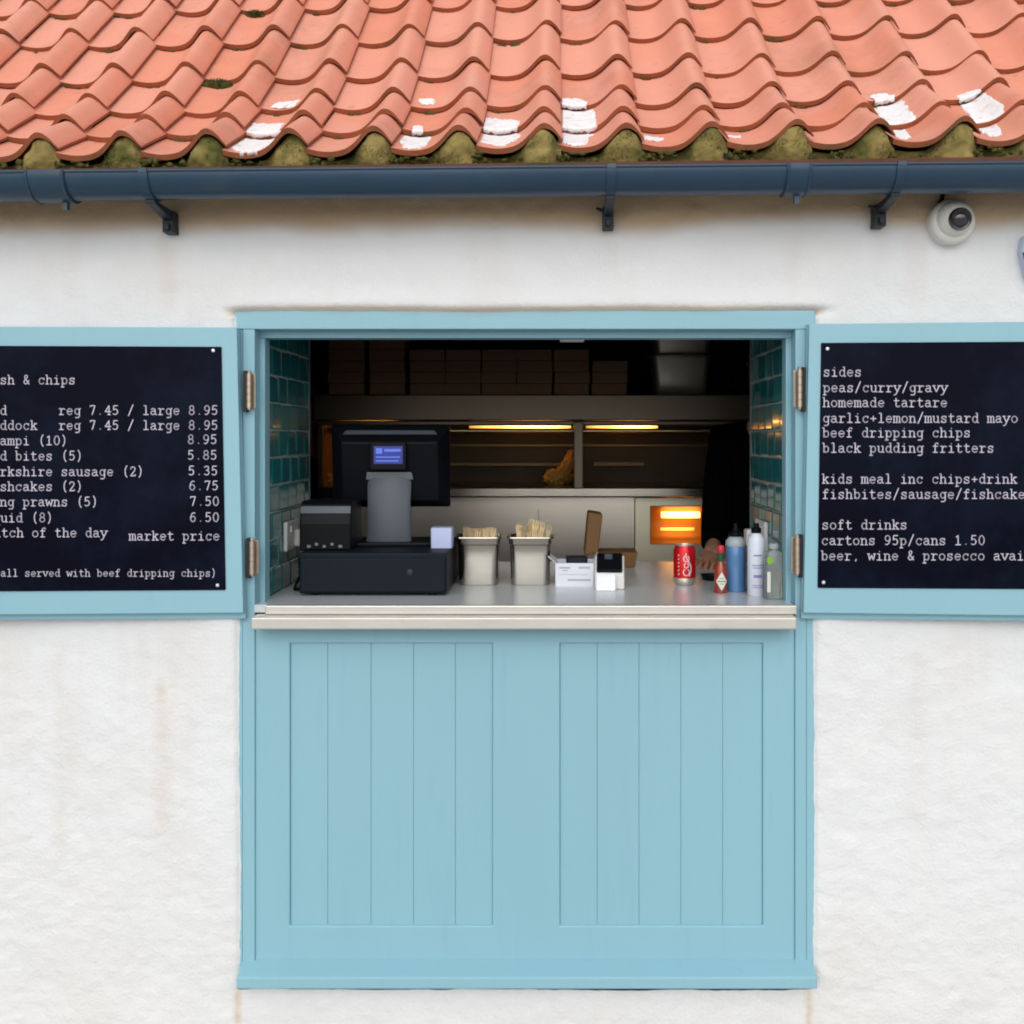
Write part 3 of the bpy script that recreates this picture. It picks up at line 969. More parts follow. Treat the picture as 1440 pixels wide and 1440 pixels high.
rf = MB()
tones = []
NU, NT = 26, 3
for i in range(len(ROW)):
    p, d, n, L = row_frame(i)
    LL = L + 0.055
    for k in range(-12, 12):
        jx, js, jn, jr = random.gauss(0, 0.0018), random.gauss(0, 0.0035), abs(random.gauss(0, 0.0012)), random.gauss(0, 0.006)
        tone = random.random()
        x0 = X0 + k * W + jx
        wv = random.gauss(1, 0.02)
        vs = []
        for lay in (0, 1):
            for t in range(NT + 1):
                for q in range(NU + 1):
                    u = UE * q / NU
                    s = LL * t / NT + js + (u - 0.5) * W * jr
                    o = prof(u) * AMP * wv + jn - lay * TH * (1 if u < 0.85 else 1 - 0.55 * (u - 0.85) / (UE - 0.85))
                    if t == 0 and lay == 0:
                        o -= 0.0015
                    x = x0 + u * W + jr * LL * t / NT * 0.4
                    vs.append((x, p[0] + d[0] * s + n[0] * o, p[1] + d[1] * s + n[1] * o + SHEAR * x))
        S = (NT + 1) * (NU + 1)
        top, edge = [], []
        for t in range(NT):
            for q in range(NU):
                a = t * (NU + 1) + q
                top.append((a, a + 1, a + NU + 2, a + NU + 1))
                edge.append((S + a + NU + 1, S + a + NU + 2, S + a + 1, S + a))
            a = t * (NU + 1)
            edge.append((S + a, a, a + NU + 1, S + a + NU + 1))
            a += NU
            edge.append((a, S + a, S + a + NU + 1, a + NU + 1))
        for q in range(NU):
            edge.append((S + q, S + q + 1, q + 1, q))
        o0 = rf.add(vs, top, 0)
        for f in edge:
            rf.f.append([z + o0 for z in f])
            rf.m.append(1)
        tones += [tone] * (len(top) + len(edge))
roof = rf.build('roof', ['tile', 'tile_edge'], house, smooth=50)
at = roof.data.attributes.new('tone', 'FLOAT', 'FACE')
at.data.foreach_set('value', tones)

# undercloak strip, boarding that closes the roof, mortar under every roll
uz = 2.2695
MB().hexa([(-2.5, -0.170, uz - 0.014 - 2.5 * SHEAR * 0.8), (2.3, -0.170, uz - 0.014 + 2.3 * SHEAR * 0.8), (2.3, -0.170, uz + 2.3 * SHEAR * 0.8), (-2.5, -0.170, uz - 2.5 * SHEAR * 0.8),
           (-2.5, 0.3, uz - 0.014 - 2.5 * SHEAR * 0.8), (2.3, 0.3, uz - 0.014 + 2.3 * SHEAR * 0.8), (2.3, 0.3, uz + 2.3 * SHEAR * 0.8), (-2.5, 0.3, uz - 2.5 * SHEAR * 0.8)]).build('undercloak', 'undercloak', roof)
bdz = MB()
for i in range(len(ROW) - 1):
    (a0, b0), _ = ROW[i]
    (a1, b1), _ = ROW[i + 1]
    c = 0.05
    bdz.hexa([(-2.45, a0 + c, b0 - c - 0.07), (2.25, a0 + c, b0 - c), (2.25, a0 + c, b0 - c + 0.01), (-2.45, a0 + c, b0 - c - 0.06),
              (-2.45, a1 + c, b1 - c - 0.07), (2.25, a1 + c, b1 - c), (2.25, a1 + c, b1 - c + 0.01), (-2.45, a1 + c, b1 - c - 0.06)])
bdz.build('roof_boarding', 'room', roof)

(p0y, p0z), dd, nn, _L = row_frame(0)
MORTAR_PTS = []
for k in range(-9, 8):
    mo = MB()
    nu, nv = 30, 14
    vs = []
    sd = k * 3.7
    bulge, back, bite = random.uniform(0.6, 1.35), random.uniform(-0.002, 0.006), random.uniform(0.0, 0.014)
    for j in range(nv + 1):
        for q in range(nu + 1):
            u = 0.03 + 1.0 * q / nu
            x = X0 + (k + u) * W
            ph = prof(u if u < 1 else u - 1 + 0.0)
            if u > 1.0:
                ph = prof(u)
            o = ph * AMP - TH - 0.001
            ty, tz = p0y + nn[0] * o, p0z + nn[1] * o + SHEAR * x
            bz = uz + SHEAR * 0.8 * x - 0.001
            v = j / nv
            z = bz + (tz - bz) * v
            roll = min(1, max(0, (ph - 0.08) / 0.4))
            setb = 0.026 - 0.020 * roll
            nz = mnoise.fractal(Vector((x * 24, z * 24, sd)), 1.0, 2.0, 5)
            nz2 = mnoise.noise(Vector((x * 95, z * 95, sd + 9)))
            yy = ty + setb + back + bite * max(0, mnoise.noise(Vector((x * 14, z * 18, sd + 40)))) * 1.6 - 0.012 * bulge * roll * math.sin(math.pi * min(1, v * 1.0)) - 0.0085 * nz - 0.0032 * nz2 - 0.003 * mnoise.noise(Vector((x * 55, z * 55, sd + 20))) + 0.008 * (1 - v) * (1 - roll)
            crack = abs(u - 0.985)
            if crack < 0.03:
                yy += 0.018 * (1 - crack / 0.03)
            vs.append((x, yy, z))
            if mnoise.fractal(Vector((x * 13, z * 17, 5.5)), 1.0, 2.0, 3) > 0.12:
                MORTAR_PTS.append((x, yy, z))
    fs = [(j * (nu + 1) + q, j * (nu + 1) + q + 1, (j + 1) * (nu + 1) + q + 1, (j + 1) * (nu + 1) + q) for j in range(nv) for q in range(nu)]
    mo.add(vs, fs)
    mo.build('mortar_fillet', 'mortar', roof, smooth=60)

# gutter
GS = 0.009
gy, gz, gr_ = -0.141, Z(235, -0.198), 0.057


def gut(r0, r1, x0, x1, a0=180, a1=360, n=24, lip=True):
    mb = MB()
    prof_ = []
    for i in range(n + 1):
        a = R(a0 + (a1 - a0) * i / n)
        prof_.append((gy + r1 * math.cos(a), gz + r1 * math.sin(a)))
    for i in range(n, -1, -1):
        a = R(a0 + (a1 - a0) * i / n)
        prof_.append((gy + r0 * math.cos(a), gz + r0 * math.sin(a)))
    m = len(prof_)
    N = max(2, int((x1 - x0) / 0.4) + 1)
    vs = []
    for t in range(N):
        x = x0 + (x1 - x0) * t / (N - 1)
        sag = 0.0012 * math.sin(x * 5.1)
        vs += [(x, a, b + GS * x + (sag if N > 2 else 0)) for a, b in prof_]
    fs = []
    for t in range(N - 1):
        for i in range(m):
            i2 = (i + 1) % m
            fs.append((t * m + i, (t + 1) * m + i, (t + 1) * m + i2, t * m + i2))
    fs.append(tuple(range(m)))
    fs.append(tuple(range((N - 1) * m, N * m))[::-1])
    mb.add(vs, fs)
    return mb


gm = gut(gr_ - 0.003, gr_, -2.5, 2.3)
gm.tube([(-2.5, gy - gr_ + 0.001, gz + 0.001 - 2.5 * GS), (2.3, gy - gr_ + 0.001, gz + 0.001 + 2.3 * GS)], 0.0042, 10)
gutter = gm.build('gutter', 'gutter', house, smooth=40)
for a, b in ((35, 90), (1107, 1142)):
    x0, x1 = X(a, -0.198), X(b, -0.198)
    c = gut(gr_ + 0.0005, gr_ + 0.0045, x0, x1, a0=176)
    xm = (x0 + x1) / 2
    for xx in (x0 + 0.004, x1 - 0.004):
        rib = [(xx, gy + (gr_ + 0.005) * math.cos(R(q)), gz + GS * xx + (gr_ + 0.005) * math.sin(R(q))) for q in range(176, 361, 8)]
        c.tube(rib, 0.003, 6)
    c.box(x1 - 0.03, x1 - 0.018, gy - 0.004, gy + 0.010, gz - gr_ - 0.022 + GS * xm, gz - gr_ + GS * xm)
    c.build('joint_collar', 'gutter', gutter, smooth=40)
for px in (238, 855, 1237):
    x = X(px, -0.03)
    br = gut(gr_ + 0.001, gr_ + 0.0045, x - 0.011, x + 0.011, a0=178)
    br.box(x - 0.010, x + 0.010, gy - gr_ - 0.006, gy - gr_ + 0.006, gz + GS * x - 0.004, gz + GS * x + 0.006)
    br.build('bracket_strap', 'gutter', gutter, smooth=40)
    ar = MB()
    zt = gz - gr_ + GS * x
    ar.hexa([(x - 0.011, -0.155, zt - 0.010), (x + 0.011, -0.155, zt - 0.010), (x + 0.011, -0.155, zt - 0.001), (x - 0.011, -0.155, zt - 0.001),
             (x - 0.011, -0.035, zt - 0.030), (x + 0.011, -0.035, zt - 0.030), (x + 0.011, -0.035, zt - 0.004), (x - 0.011, -0.035, zt - 0.004)])
    zf = Z(323, -0.03) + GS * x
    ar.box(x - 0.014, x + 0.014, -0.040, 0.012, zf, zt - 0.004)
    ar.box(x - 0.006, x + 0.006, -0.052, -0.039, zf + 0.006, zf + 0.022)
    ar.tube([(x - 0.03, -0.03, zt - 0.006), (x - 0.004, -0.035, zt - 0.016)], [0.004, 0.006], 8)
    ar.build('bracket_arm', 'bracket', gutter, bevel=0.003)

# ------------------------------------------------------------------ moss and white patches on the roof
def lump(mb, c, r, seed, sub=(14, 9)):
    mb.ball(c, r, n=sub[0], k=sub[1], amp=0.35, fr=2.6, seed=seed)


def big_moss(label, i, x, wd, hg):
    c = surf(i, x, -0.004, -0.012)
    t = MB()
    for q in range(9):
        f = (q - 4) / 4.5
        lump(t, (f * wd * 0.5, random.uniform(-0.004, 0.002), -abs(f) ** 2 * hg * 0.25 + random.uniform(-0.003, 0.003)), (wd * 0.2, 0.014, hg * (0.62 - 0.3 * abs(f))), q * 3.1 + x)
    for q in range(380):
        a, b = random.uniform(-1, 1), random.uniform(-1, 1)
        if a * a + b * b > 1:
            continue
        px_, pz_ = a * wd * 0.56, b * hg * 0.55
        v = Vector((px_, -0.010 - 0.006 * (1 - a * a - b * b) + random.uniform(-0.002, 0.002), pz_))
        dv = Vector((random.gauss(0, 1), random.gauss(-0.8, 0.7), random.gauss(0.4, 1))).normalized() * 0.006
        sd = dv.cross(Vector((random.gauss(0, 1), random.gauss(0, 1), random.gauss(0, 1)))).normalized() * 0.0012
        t.add([v - sd, v + sd, v + dv], [(0, 1, 2)])
    o = t.build('moss_clump', 'moss', smooth=70, loc=c)
    return tag(o, label, 'moss', 'moss clumps on the roof')


def rx(px, i):
    return X(px, ROW[i][0][0])


big_moss('largest dark green moss clump, under a tile edge above the left menu board', 3, rx(307, 3), 0.075, 0.030)
big_moss('small moss clump under a tile edge near the top of the roof', 5, rx(360, 5), 0.050, 0.024)
big_moss('tiny yellow green moss clump at the eaves above the gutter joint', 1, rx(69, 1), 0.024, 0.026)

ms = MB()
for i in range(0, 9):
    for k in range(-8, 8):
        x00 = X0 + k * W
        for q in range(random.randint(0, 3) if random.random() < 0.65 else 0):
            u = random.gauss(0.22, 0.09)
            c = surf(i, x00 + u * W, -0.001, -TH - 0.001)
            lump(ms, c, (random.uniform(0.006, 0.018), 0.006, random.uniform(0.003, 0.0065)), random.random() * 90, (8, 5))
for k in range(-8, 8):
    for q in range(random.randint(16, 30)):
        u = random.choice([random.gauss(0.2, 0.14), random.gauss(0.05, 0.05), random.gauss(1.0, 0.04), random.uniform(0, 1)])
        x = X0 + (k + u) * W
        z = uz + SHEAR * 0.8 * x + random.uniform(0.0, 0.028)
        lump(ms, (x, p0y + random.uniform(0.000, 0.012), z), (random.uniform(0.003, 0.010), 0.006, random.uniform(0.003, 0.008)), random.random() * 90, (9, 6))
for v0 in random.choices(ms.v, k=8000) + random.choices(MORTAR_PTS, k=9000):
    v = Vector(v0) + Vector((random.gauss(0, 0.003), random.gauss(-0.001, 0.002), random.gauss(0, 0.003)))
    dv = Vector((random.gauss(0, 1), random.gauss(-0.8, 0.7), random.gauss(0.4, 1))).normalized() * random.uniform(0.003, 0.006)
    sd = dv.cross(Vector((random.gauss(0, 1), random.gauss(0, 1), random.gauss(0, 1)))).normalized() * 0.0011
    ms.add([v - sd, v + sd, v + dv], [(0, 1, 2)])
tag(ms.build('moss', 'moss', smooth=70), 'dark green moss dotted along the tile edges and eaves', 'moss', kind='stuff')


def white_patch(label, pieces):
    """pieces: (row, px centre, s from, s to, half width px, slant px)"""
    mb = MB()
    org = None
    sd0 = random.random() * 50
    for n_, (i, px, s0, s1, hw, sl_) in enumerate(pieces):
        nu, nv = 44, 30
        ids = {}
        vs, fs = [], []
        sd = random.random() * 50
        for a in range(nu + 1):
            for b in range(nv + 1):
                f, v = 2 * a / nu - 1, b / nv
                s = s0 + (s1 - s0) * v
                d_ = D + ROW[i][0][0] + s * 0.75
                x = (px - CX + f * hw * 1.2 + sl_ * (v - 0.5)) * d_ / F
                uu = (x - X0) / W
                uu -= math.floor(uu)
                cut = min(1.0, (uu - 0.035) / 0.06, (0.66 - uu) / 0.10)
                gv = (n_ + v) / len(pieces)
                e = 1 - abs(f) ** 2.4 - 0.9 * abs(2 * gv - 1) ** 3.2 + 0.46 * mnoise.fractal(Vector((f * 2.0, (n_ + v) * 2.4, sd0)), 0.7, 2.1, 6)
                e = min(e, cut)
                if e > 0.05:
                    hgt = 0.0032 * min(1, (e - 0.05) * 3) + 0.0016 * mnoise.noise(Vector((x * 60, s * 60, sd)))
                    ids[(a, b)] = len(vs)
                    vs.append(surf(i, x, s, hgt + 0.0008))
        if s0 < 0.008:
            for a in range(nu + 1):
                if (a, 0) in ids:
                    x = vs[ids[(a, 0)]][0]
                    ids[(a, -1)] = len(vs)
                    vs.append(surf(i, x, -0.004, 0.001))
                    ids[(a, -2)] = len(vs)
                    vs.append(surf(i, x, -0.0045, -TH * (0.55 + 0.5 * mnoise.noise(Vector((x * 90, 3, sd0))))))
        for a in range(nu):
            for b in range(-2 if s0 < 0.008 else 0, nv):
                q = [(a, b), (a + 1, b), (a + 1, b + 1), (a, b + 1)]
                if all(z in ids for z in q):
                    fs.append(tuple(ids[z] for z in q))
        if fs:
            if org is None:
                org = Vector(vs[0])
            mb.add([Vector(v) - org for v in vs], fs)
    o = mb.build('white_patch', 'white_patch', smooth=60, loc=org)
    md = o.modifiers.new('solidify', 'SOLIDIFY')
    md.thickness = 0.003
    md.offset = -1
    return tag(o, label, 'white patch', 'white patches on the lower tiles')


white_patch('large slanting white patch on the tiles above the left menu board', [(0, 356, 0.005, 0.165, 32, 18), (1, 372, 0.005, 0.10, 26, 14)])
white_patch('small white fleck on the tile just above the large slanting white patch', [(2, 402, 0.01, 0.06, 16, 6)])
white_patch('thin white patch like a small spire, near the middle of the lowest tiles', [(0, 582, 0.01, 0.165, 18, 4), (1, 588, 0.005, 0.05, 7, 2)])
white_patch('faint white fleck on the tile above the spire shaped white patch', [(2, 601, 0.02, 0.07, 10, 2)])
white_patch('broad rounded white patch left of the tallest white patch', [(0, 697, 0.03, 0.168, 29, 0), (1, 698, 0.003, 0.115, 27, 0)])
white_patch('tallest white patch, reaching over three rows of tiles', [(0, 805, 0.02, 0.168, 25, 0), (1, 806, 0.003, 0.168, 28, 0), (2, 806, 0.003, 0.055, 17, 0)])
white_patch('thin white smear on the lowest tile right of the tallest white patch', [(0, 917, 0.06, 0.115, 15, 2)])
white_patch('tiniest white fleck on the lowest tile, midway to the security camera', [(0, 1033, 0.08, 0.115, 9, 2)])
white_patch('long white patch slanting down the tiles, left of the security camera', [(0, 1268, 0.03, 0.16, 13, -10), (1, 1258, 0.003, 0.168, 19, -14), (2, 1238, 0.003, 0.055, 14, -8)])
white_patch('white patch slanting down the tiles directly above the security camera', [(0, 1398, 0.05, 0.165, 12, -10), (1, 1381, 0.003, 0.168, 18, -16), (2, 1358, 0.003, 0.03, 12, -6)])

# ------------------------------------------------------------------ on the wall: security camera, alarm box
cx_, cz_ = X(1340, -0.03), Z(311, -0.03)
t = thing('security_camera', 'white dome security camera with black lens under the gutter', 'security camera', (cx_, 0.0, cz_))
base = MB().lathe([(0.052, -0.012), (0.058, -0.004), (0.058, 0.030), (0.055, 0.036), (0.048, 0.040)], 40, axis='Y')
base.build('base', 'cctv', t, smooth=35)
aim = Vector((0.02, -0.97, -0.20)).normalized()
bl = MB().ball((0, 0, 0), 0.046, n=36, k=22)
bl.build('ball', 'cctv', t, smooth=60, loc=(0.0, -0.036, 0.004))
q = aim.to_track_quat('-Y', 'Z').to_euler()
lh = MB()
lh.lathe([(0.0285, 0.034), (0.0285, 0.0445), (0.026, 0.0475), (0.022, 0.0470), (0.020, 0.045)], 30, axis='Y')
lens = lh.build('lens', 'lens', t, smooth=40, loc=(0, -0.036, 0.004), rot=q)
MB().lathe([(0.0185, 0.0445), (0.016, 0.0475), (0.010, 0.0500), (0.002, 0.0508)], 24, axis='Y').build('lens_glass', 'lens_glass', lens, smooth=60)
MB().tube([(-0.020, 0.01, 0.045), (-0.026, -0.03, 0.068), (-0.030, -0.045, 0.085)], 0.006, 10).build('cable', 'black', t, smooth=50)

ax0 = X(1437.5, -0.03)
t = thing('alarm_box', 'pale blue alarm box with a dark blue band at the far right of the wall', 'alarm box', (ax0 + 0.125, 0, Z(420, -0.05)))
hh = Z(327, -0.05) - Z(420, -0.05)
pts = [(-0.06, 0), (0.06, 0), (0.108, hh * 0.35), (0.125, hh * 0.75), (0.118, hh), (-0.118, hh), (-0.125, hh * 0.75), (-0.108, hh * 0.35)]
MB().prism(pts, -0.034, 0.01).build('casing', 'alarm_case', t, bevel=0.010, seg=4)
MB().prism([(-0.1185, hh * 0.53), (0.1185, hh * 0.53), (0.1255, hh * 0.72), (-0.1255, hh * 0.72)], -0.0362, -0.03).build('blue_band', 'alarm_blue', t, bevel=0.002)

# ------------------------------------------------------------------ serving counter
ZC = 1.164
ct = thing('serving_counter', 'stainless steel serving counter with folded pale front edge in the hatch', 'counter', (0, 0, 0))
wt = MB()
wt.box(RL + 0.001, RRT - 0.001, 0.004, YB + 0.002, ZC - 0.020, ZC)
wt.box(-1.2, 1.1, YB + 0.002, 0.93, ZC - 0.0205, ZC - 0.0002)
wt.build('worktop', 'worktop', ct)
MB().box(X(375), X(1119), -0.0165, 0.004, Z(864.5, -0.016), ZC + 0.0008).build('front_upstand', 'nosing', ct, bevel=0.003)
ns = MB()
ns.box(X(353, -0.05), X(1120.5, -0.05), -0.052, 0.003, Z(885.5, -0.05), Z(868, -0.05))
ns.build('front_nosing', 'nosing', ct, bevel=0.004, seg=3)
MB().box(-1.15, 1.05, 0.61, 0.90, FLOOR, ZC - 0.022).build('counter_cupboard', 'range_dark', ct)

# ------------------------------------------------------------------ frying range
YR_ = 1.60
fr2 = thing('frying_range', 'stainless steel frying range with lit glass hot cabinet behind the counter', 'frying range', (0, 0, FLOOR))
def rz_(py, Y): return Z(py, Y) - FLOOR
RX0, RX1 = X(456, YR_), 1.35
b = MB()
xs_ = X(893, YR_)
b.box(RX0, xs_ - 0.002, YR_, 2.05, 0, rz_(700, 1.56))
b.box(X(760, YR_) - 0.01, X(760, YR_) - 0.006, YR_ - 0.002, YR_, 0.3, rz_(716, YR_))
b.build('front_panel', 'range', fr2, bevel=0.002)
b = MB()
hx0, hx1, hz0, hz1 = X(914, YR_), X(1003, YR_), rz_(766, YR_), rz_(711, YR_)
b.box(xs_ + 0.001, hx0, YR_ - 0.001, 1.8, 0, rz_(701, 1.56))
b.box(hx1, RX1, YR_ - 0.001, 1.8, 0, rz_(701, 1.56))
b.box(hx0, hx1, YR_ - 0.001, 1.8, 0, hz0)
b.box(hx0, hx1, YR_ - 0.001, 1.8, hz1, rz_(701, 1.56))
b.box(hx0, hx1, 1.74, 1.8, hz0, hz1)
b.build('shiny_panel', 'cream', fr2)
b = MB()
ye = YR_ + 0.075
cv = []
for q in range(15):
    w_ = -1 + 2 * q / 14
    yy_ = YR_ + 0.006 + (ye - YR_) * (1 - w_ * w_) ** 0.75
    zz_ = hz0 + 0.004 + (hz1 - hz0 - 0.008) * (q / 14)
    cv += [(hx0 + 0.004, yy_, zz_), (hx1 - 0.004, yy_, zz_)]
b.add(cv, [(2 * q, 2 * q + 1, 2 * q + 3, 2 * q + 2) for q in range(14)])
b.box(hx0, hx0 + 0.004, YR_ + 0.004, ye, hz0, hz1)
b.box(hx1 - 0.004, hx1, YR_ + 0.004, ye, hz0, hz1)
b.box(hx0 + 0.004, hx1 - 0.004, YR_ + 0.004, ye, hz0, hz0 + 0.004)
b.box(hx0 + 0.004, hx1 - 0.004, YR_ + 0.004, ye, hz1 - 0.004, hz1)
reflection = b.build('reflection', 'amber_lit', fr2, smooth=60)  # added glowing niche standing for an orange reflection in the shiny panel
zb = rz_(724, 1.64)
MB().tube([(X(930, 1.64), 1.64, zb), (X(984, 1.64), 1.64, zb)], 0.013, 12).build('hot_bar', 'bar_hot', reflection, smooth=50)
zb = rz_(744, 1.64)
MB().tube([(X(929, 1.64), 1.64, zb), (X(976, 1.64), 1.64, zb)], 0.006, 12).build('warm_bar', 'bar_warm', reflection, smooth=50)
b = MB()
b.box(RX0 - 0.01, RX1, 1.50, 2.10, rz_(699, 1.5), rz_(686, 1.5))
b.build('ledge', 'steel', fr2, bevel=0.004)
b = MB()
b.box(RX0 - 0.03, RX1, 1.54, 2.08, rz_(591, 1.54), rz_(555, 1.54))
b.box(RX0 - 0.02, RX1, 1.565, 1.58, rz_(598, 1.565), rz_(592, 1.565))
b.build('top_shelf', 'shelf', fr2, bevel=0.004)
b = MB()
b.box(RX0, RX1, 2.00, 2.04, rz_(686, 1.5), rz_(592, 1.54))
b.box(RX0 - 0.008, RX0, 1.60, 2.00, rz_(686, 1.5), rz_(592, 1.54), 1)  # steel end wall, its lamp-lit orange painted by the material
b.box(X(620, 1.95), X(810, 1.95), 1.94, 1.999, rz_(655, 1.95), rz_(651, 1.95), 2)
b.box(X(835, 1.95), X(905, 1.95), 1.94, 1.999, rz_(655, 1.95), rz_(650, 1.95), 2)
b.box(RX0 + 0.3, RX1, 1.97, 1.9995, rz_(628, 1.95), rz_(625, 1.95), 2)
b.build('cabinet_back', ['range_dark', 'amber_lit', 'rack'], fr2)
MB().box(RX0 - 0.024, RX0 - 0.008, 1.585, 1.60, rz_(700, 1.5), rz_(592, 1.54)).build('corner_post', 'range_dark', fr2)
b = MB()
b.box(X(807, 1.51), X(820, 1.51), 1.505, 1.61, rz_(687, 1.5), rz_(594, 1.57))
b.build('centre_post', 'shelf', fr2, bevel=0.003)
b = MB()
for p0, p1 in ((RX0, X(806, 1.59)), (X(821, 1.59), RX1)):
    za, zb_ = rz_(686.5, 1.5), rz_(601, 1.6)
    b.hexa([(p0, 1.520, za), (p1, 1.520, za), (p1, 1.598, zb_), (p0, 1.598, zb_), (p0, 1.524, za), (p1, 1.524, za), (p1, 1.602, zb_), (p0, 1.602, zb_)])
b.build('glass_front', 'glass', fr2)
MB().tube([(RX0 + 0.005, 1.63, rz_(606, 1.63)), (RX1, 1.63, rz_(606, 1.63))], 0.011, 12).build('rail', 'brassrail', fr2, smooth=50)
for a, c in ((474, 560), (660, 803), (824, 925)):  # left tube, hidden behind the till screen, is added to light the end wall
    z_ = rz_(600.5, 1.69)
    MB().tube([(X(a, 1.69), 1.69, z_), (X(c, 1.69), 1.69, z_)], 0.0055, 10).build('heat_lamp', 'lamp', fr2, smooth=50)

# food in the hot cabinet
def fish(label, loc, L, r, rot):
    mb = MB().ball((0, 0, 0), (L / 2, r * 0.8, r), n=30, k=20, amp=0.55, fr=3.2, seed=loc[0] * 9)
    o = mb.build('battered_fish', 'batter', smooth=70, loc=loc, rot=rot)
    return tag(o, label, 'battered fish', 'fried food in the hot cabinet')


zl = Z(686, 1.5)
fish('golden battered piece lying flat beside the cabinet centre post', (X(785, 1.76), 1.76, zl + 0.036), 0.115, 0.036, (0.2, -0.1, 0.3))
fish('golden battered piece leaning upright against the cabinet centre post', (X(798, 1.74), 1.74, zl + 0.085), 0.13, 0.026, (0.1, -1.05, 0.2))
fish('small round fried piece at the left end of the hot cabinet', (X(466, 1.68), 1.68, zl + 0.024), 0.055, 0.026, (0, 0.2, 0.4))

# takeaway boxes stacked on the top shelf
bx = MB().box(-0.073, 0.073, 0, 0.16, 0, 0.0465)
proto = bx.build('takeaway_box', 'brown_box', bevel=0.003)
MB().box(-0.0705, 0.0705, -0.0012, 0.004, 0.030, 0.0338).build('lid_edge', 'kraft', proto)
ordn = ['top', 'second', 'third', 'fourth', 'lowest']
cols = [(488, 5), (545, 5), (602, 4), (652, 4), (702, 4), (752, 4), (804, 4), (857, 3)]
cn = ['first', 'second', 'third', 'fourth', 'fifth', 'sixth', 'seventh', 'eighth']
zs0 = Z(555, 1.54) + 0.001
first = True
for ci, (px, cnt) in enumerate(cols):
    for k in range(cnt):
        o = proto if first else copy_tree(proto)
        first = False
        o.location = (X(px, 1.60) + random.uniform(-0.003, 0.003), 1.575 + random.uniform(-0.004, 0.006), zs0 + k * 0.0472)
        o.rotation_euler = (0, 0, random.uniform(-0.02, 0.02))
        lev = 'topmost box' if k == cnt - 1 else ('lowest box' if k == 0 else ['', 'second box up', 'third box up', 'fourth box up'][k])
        stk = 'rightmost stack, beside the steel pan' if ci == 7 else ('leftmost stack on the shelf' if ci == 0 else cn[ci] + ' stack from the left')
        tag(o, 'dark brown takeaway box, %s in the %s' % (lev, stk), 'takeaway box', 'takeaway boxes stacked on the range shelf')

# steel pans on the shelf
def pan(label, loc, hx, hy, h, rot=0):
    t = thing('steel_pan', label, 'pan', loc, rot, 'steel pans on the range shelf')
    MB().rrect([(hx * 0.70, hy * 0.7, 0.02, 0), (hx * 0.73, hy * 0.73, 0.025, 0.004), (hx * 0.86, hy * 0.88, 0.03, h - 0.004), (hx * 0.86, hy * 0.88, 0.03, h - 0.003),
                (hx * 0.82, hy * 0.84, 0.03, h - 0.003), (hx * 0.70, hy * 0.70, 0.025, 0.008)], c=(0, 0, 0)).build('body', 'pan_metal', t, smooth=40)
    rim = MB()
    ring = []
    for q in range(33):
        a = 2 * math.pi * q / 32
        ca, sa = math.cos(a), math.sin(a)
        ring.append((math.copysign(abs(ca) ** 0.5, ca) * hx * 0.92, math.copysign(abs(sa) ** 0.5, sa) * hy * 0.92, h - 0.002))
    rim.tube(ring, 0.006, 8, caps=False)
    rim.build('rim', 'pan_metal', t, smooth=50)


pan('dull steel pan standing on the shelf right of the boxes', (X(955, 1.70), 1.70, zs0), 0.145, 0.12, 0.165)
pan('steel pan nested on top of the other pan under the ceiling', (X(956, 1.70), 1.70, zs0 + 0.166), 0.15, 0.13, 0.15)

# wire basket hanging beyond the pans
t = thing('wire_basket', 'dark wire frying basket hanging in the corner beside the pans', 'frying basket', (X(1040, 1.75), 1.75, Z(545, 1.75)))
wb = MB()
for z_ in (0.0, 0.05, 0.10):
    wb.tube([(0.06 * math.cos(a / 16 * 2 * math.pi), 0.06 * math.sin(a / 16 * 2 * math.pi), z_) for a in range(17)], 0.002, 6)
for a in range(12):
    c, s = 0.06 * math.cos(a / 6 * math.pi), 0.06 * math.sin(a / 6 * math.pi)
    wb.tube([(c, s, 0), (c, s, 0.10)], 0.0015, 5)
wb.build('cage', 'steel', t, smooth=50)
MB().tube([(0, 0.06, 0.10), (0, 0.05, 0.18), (-0.01, 0.0, 0.22), (-0.015, 0.02, 0.245)], 0.003, 6).build('handle', 'steel', t, smooth=50)
hk = MB().tube([(X(1040, 1.75) - 0.015, 1.77, Z(545, 1.75) + 0.245), (X(1040, 1.75) - 0.015, 1.77, 2.41)], 0.003, 6).build('hanging_rod', 'steel', smooth=50)
tag(hk, 'thin steel rod from the ceiling holding the wire basket', 'rod')

# small white block under the hatch head
tag(MB().box(X(787, 0.11), X(822, 0.11), 0.104, 0.15, Z(479.5, 0.11), 1.936).build('sensor_block', 'white_plastic', bevel=0.004), 'small white plastic block fixed under the middle of the hatch head', 'sensor')
tag(MB().box(X(449, 3.19), X(467, 3.19), 3.18, 3.201, Z(522, 3.19), Z(516, 3.19)).build('wall_switch', 'white_plastic', bevel=0.004), 'small white switch on the back wall beyond the left reveal', 'switch')


# ------------------------------------------------------------------ wall sockets on the tiles
def socket(label, x, y_, z, sgn, w=0.146, plug=False):
    t = thing('wall_socket', label, 'socket', (x, y_, z), 0, 'sockets on the tiled reveals')
    s = sgn
    MB().box(min(0, s * 0.012), max(0, s * 0.012), -w / 2, w / 2, -0.043, 0.043).build('face_plate', 'white_plastic', t, bevel=0.004)
    MB().box(min(s * 0.012, s * 0.017), max(s * 0.012, s * 0.017), -0.04, -0.028, 0.010, 0.028).build('rocker', 'white_plastic', t, bevel=0.002)
    if plug:
        MB().box(min(s * 0.0122, s * 0.05), max(s * 0.0122, s * 0.05), 0.0, 0.05, -0.035, 0.015).build('plug', 'white_plastic', t, bevel=0.006)
    return t


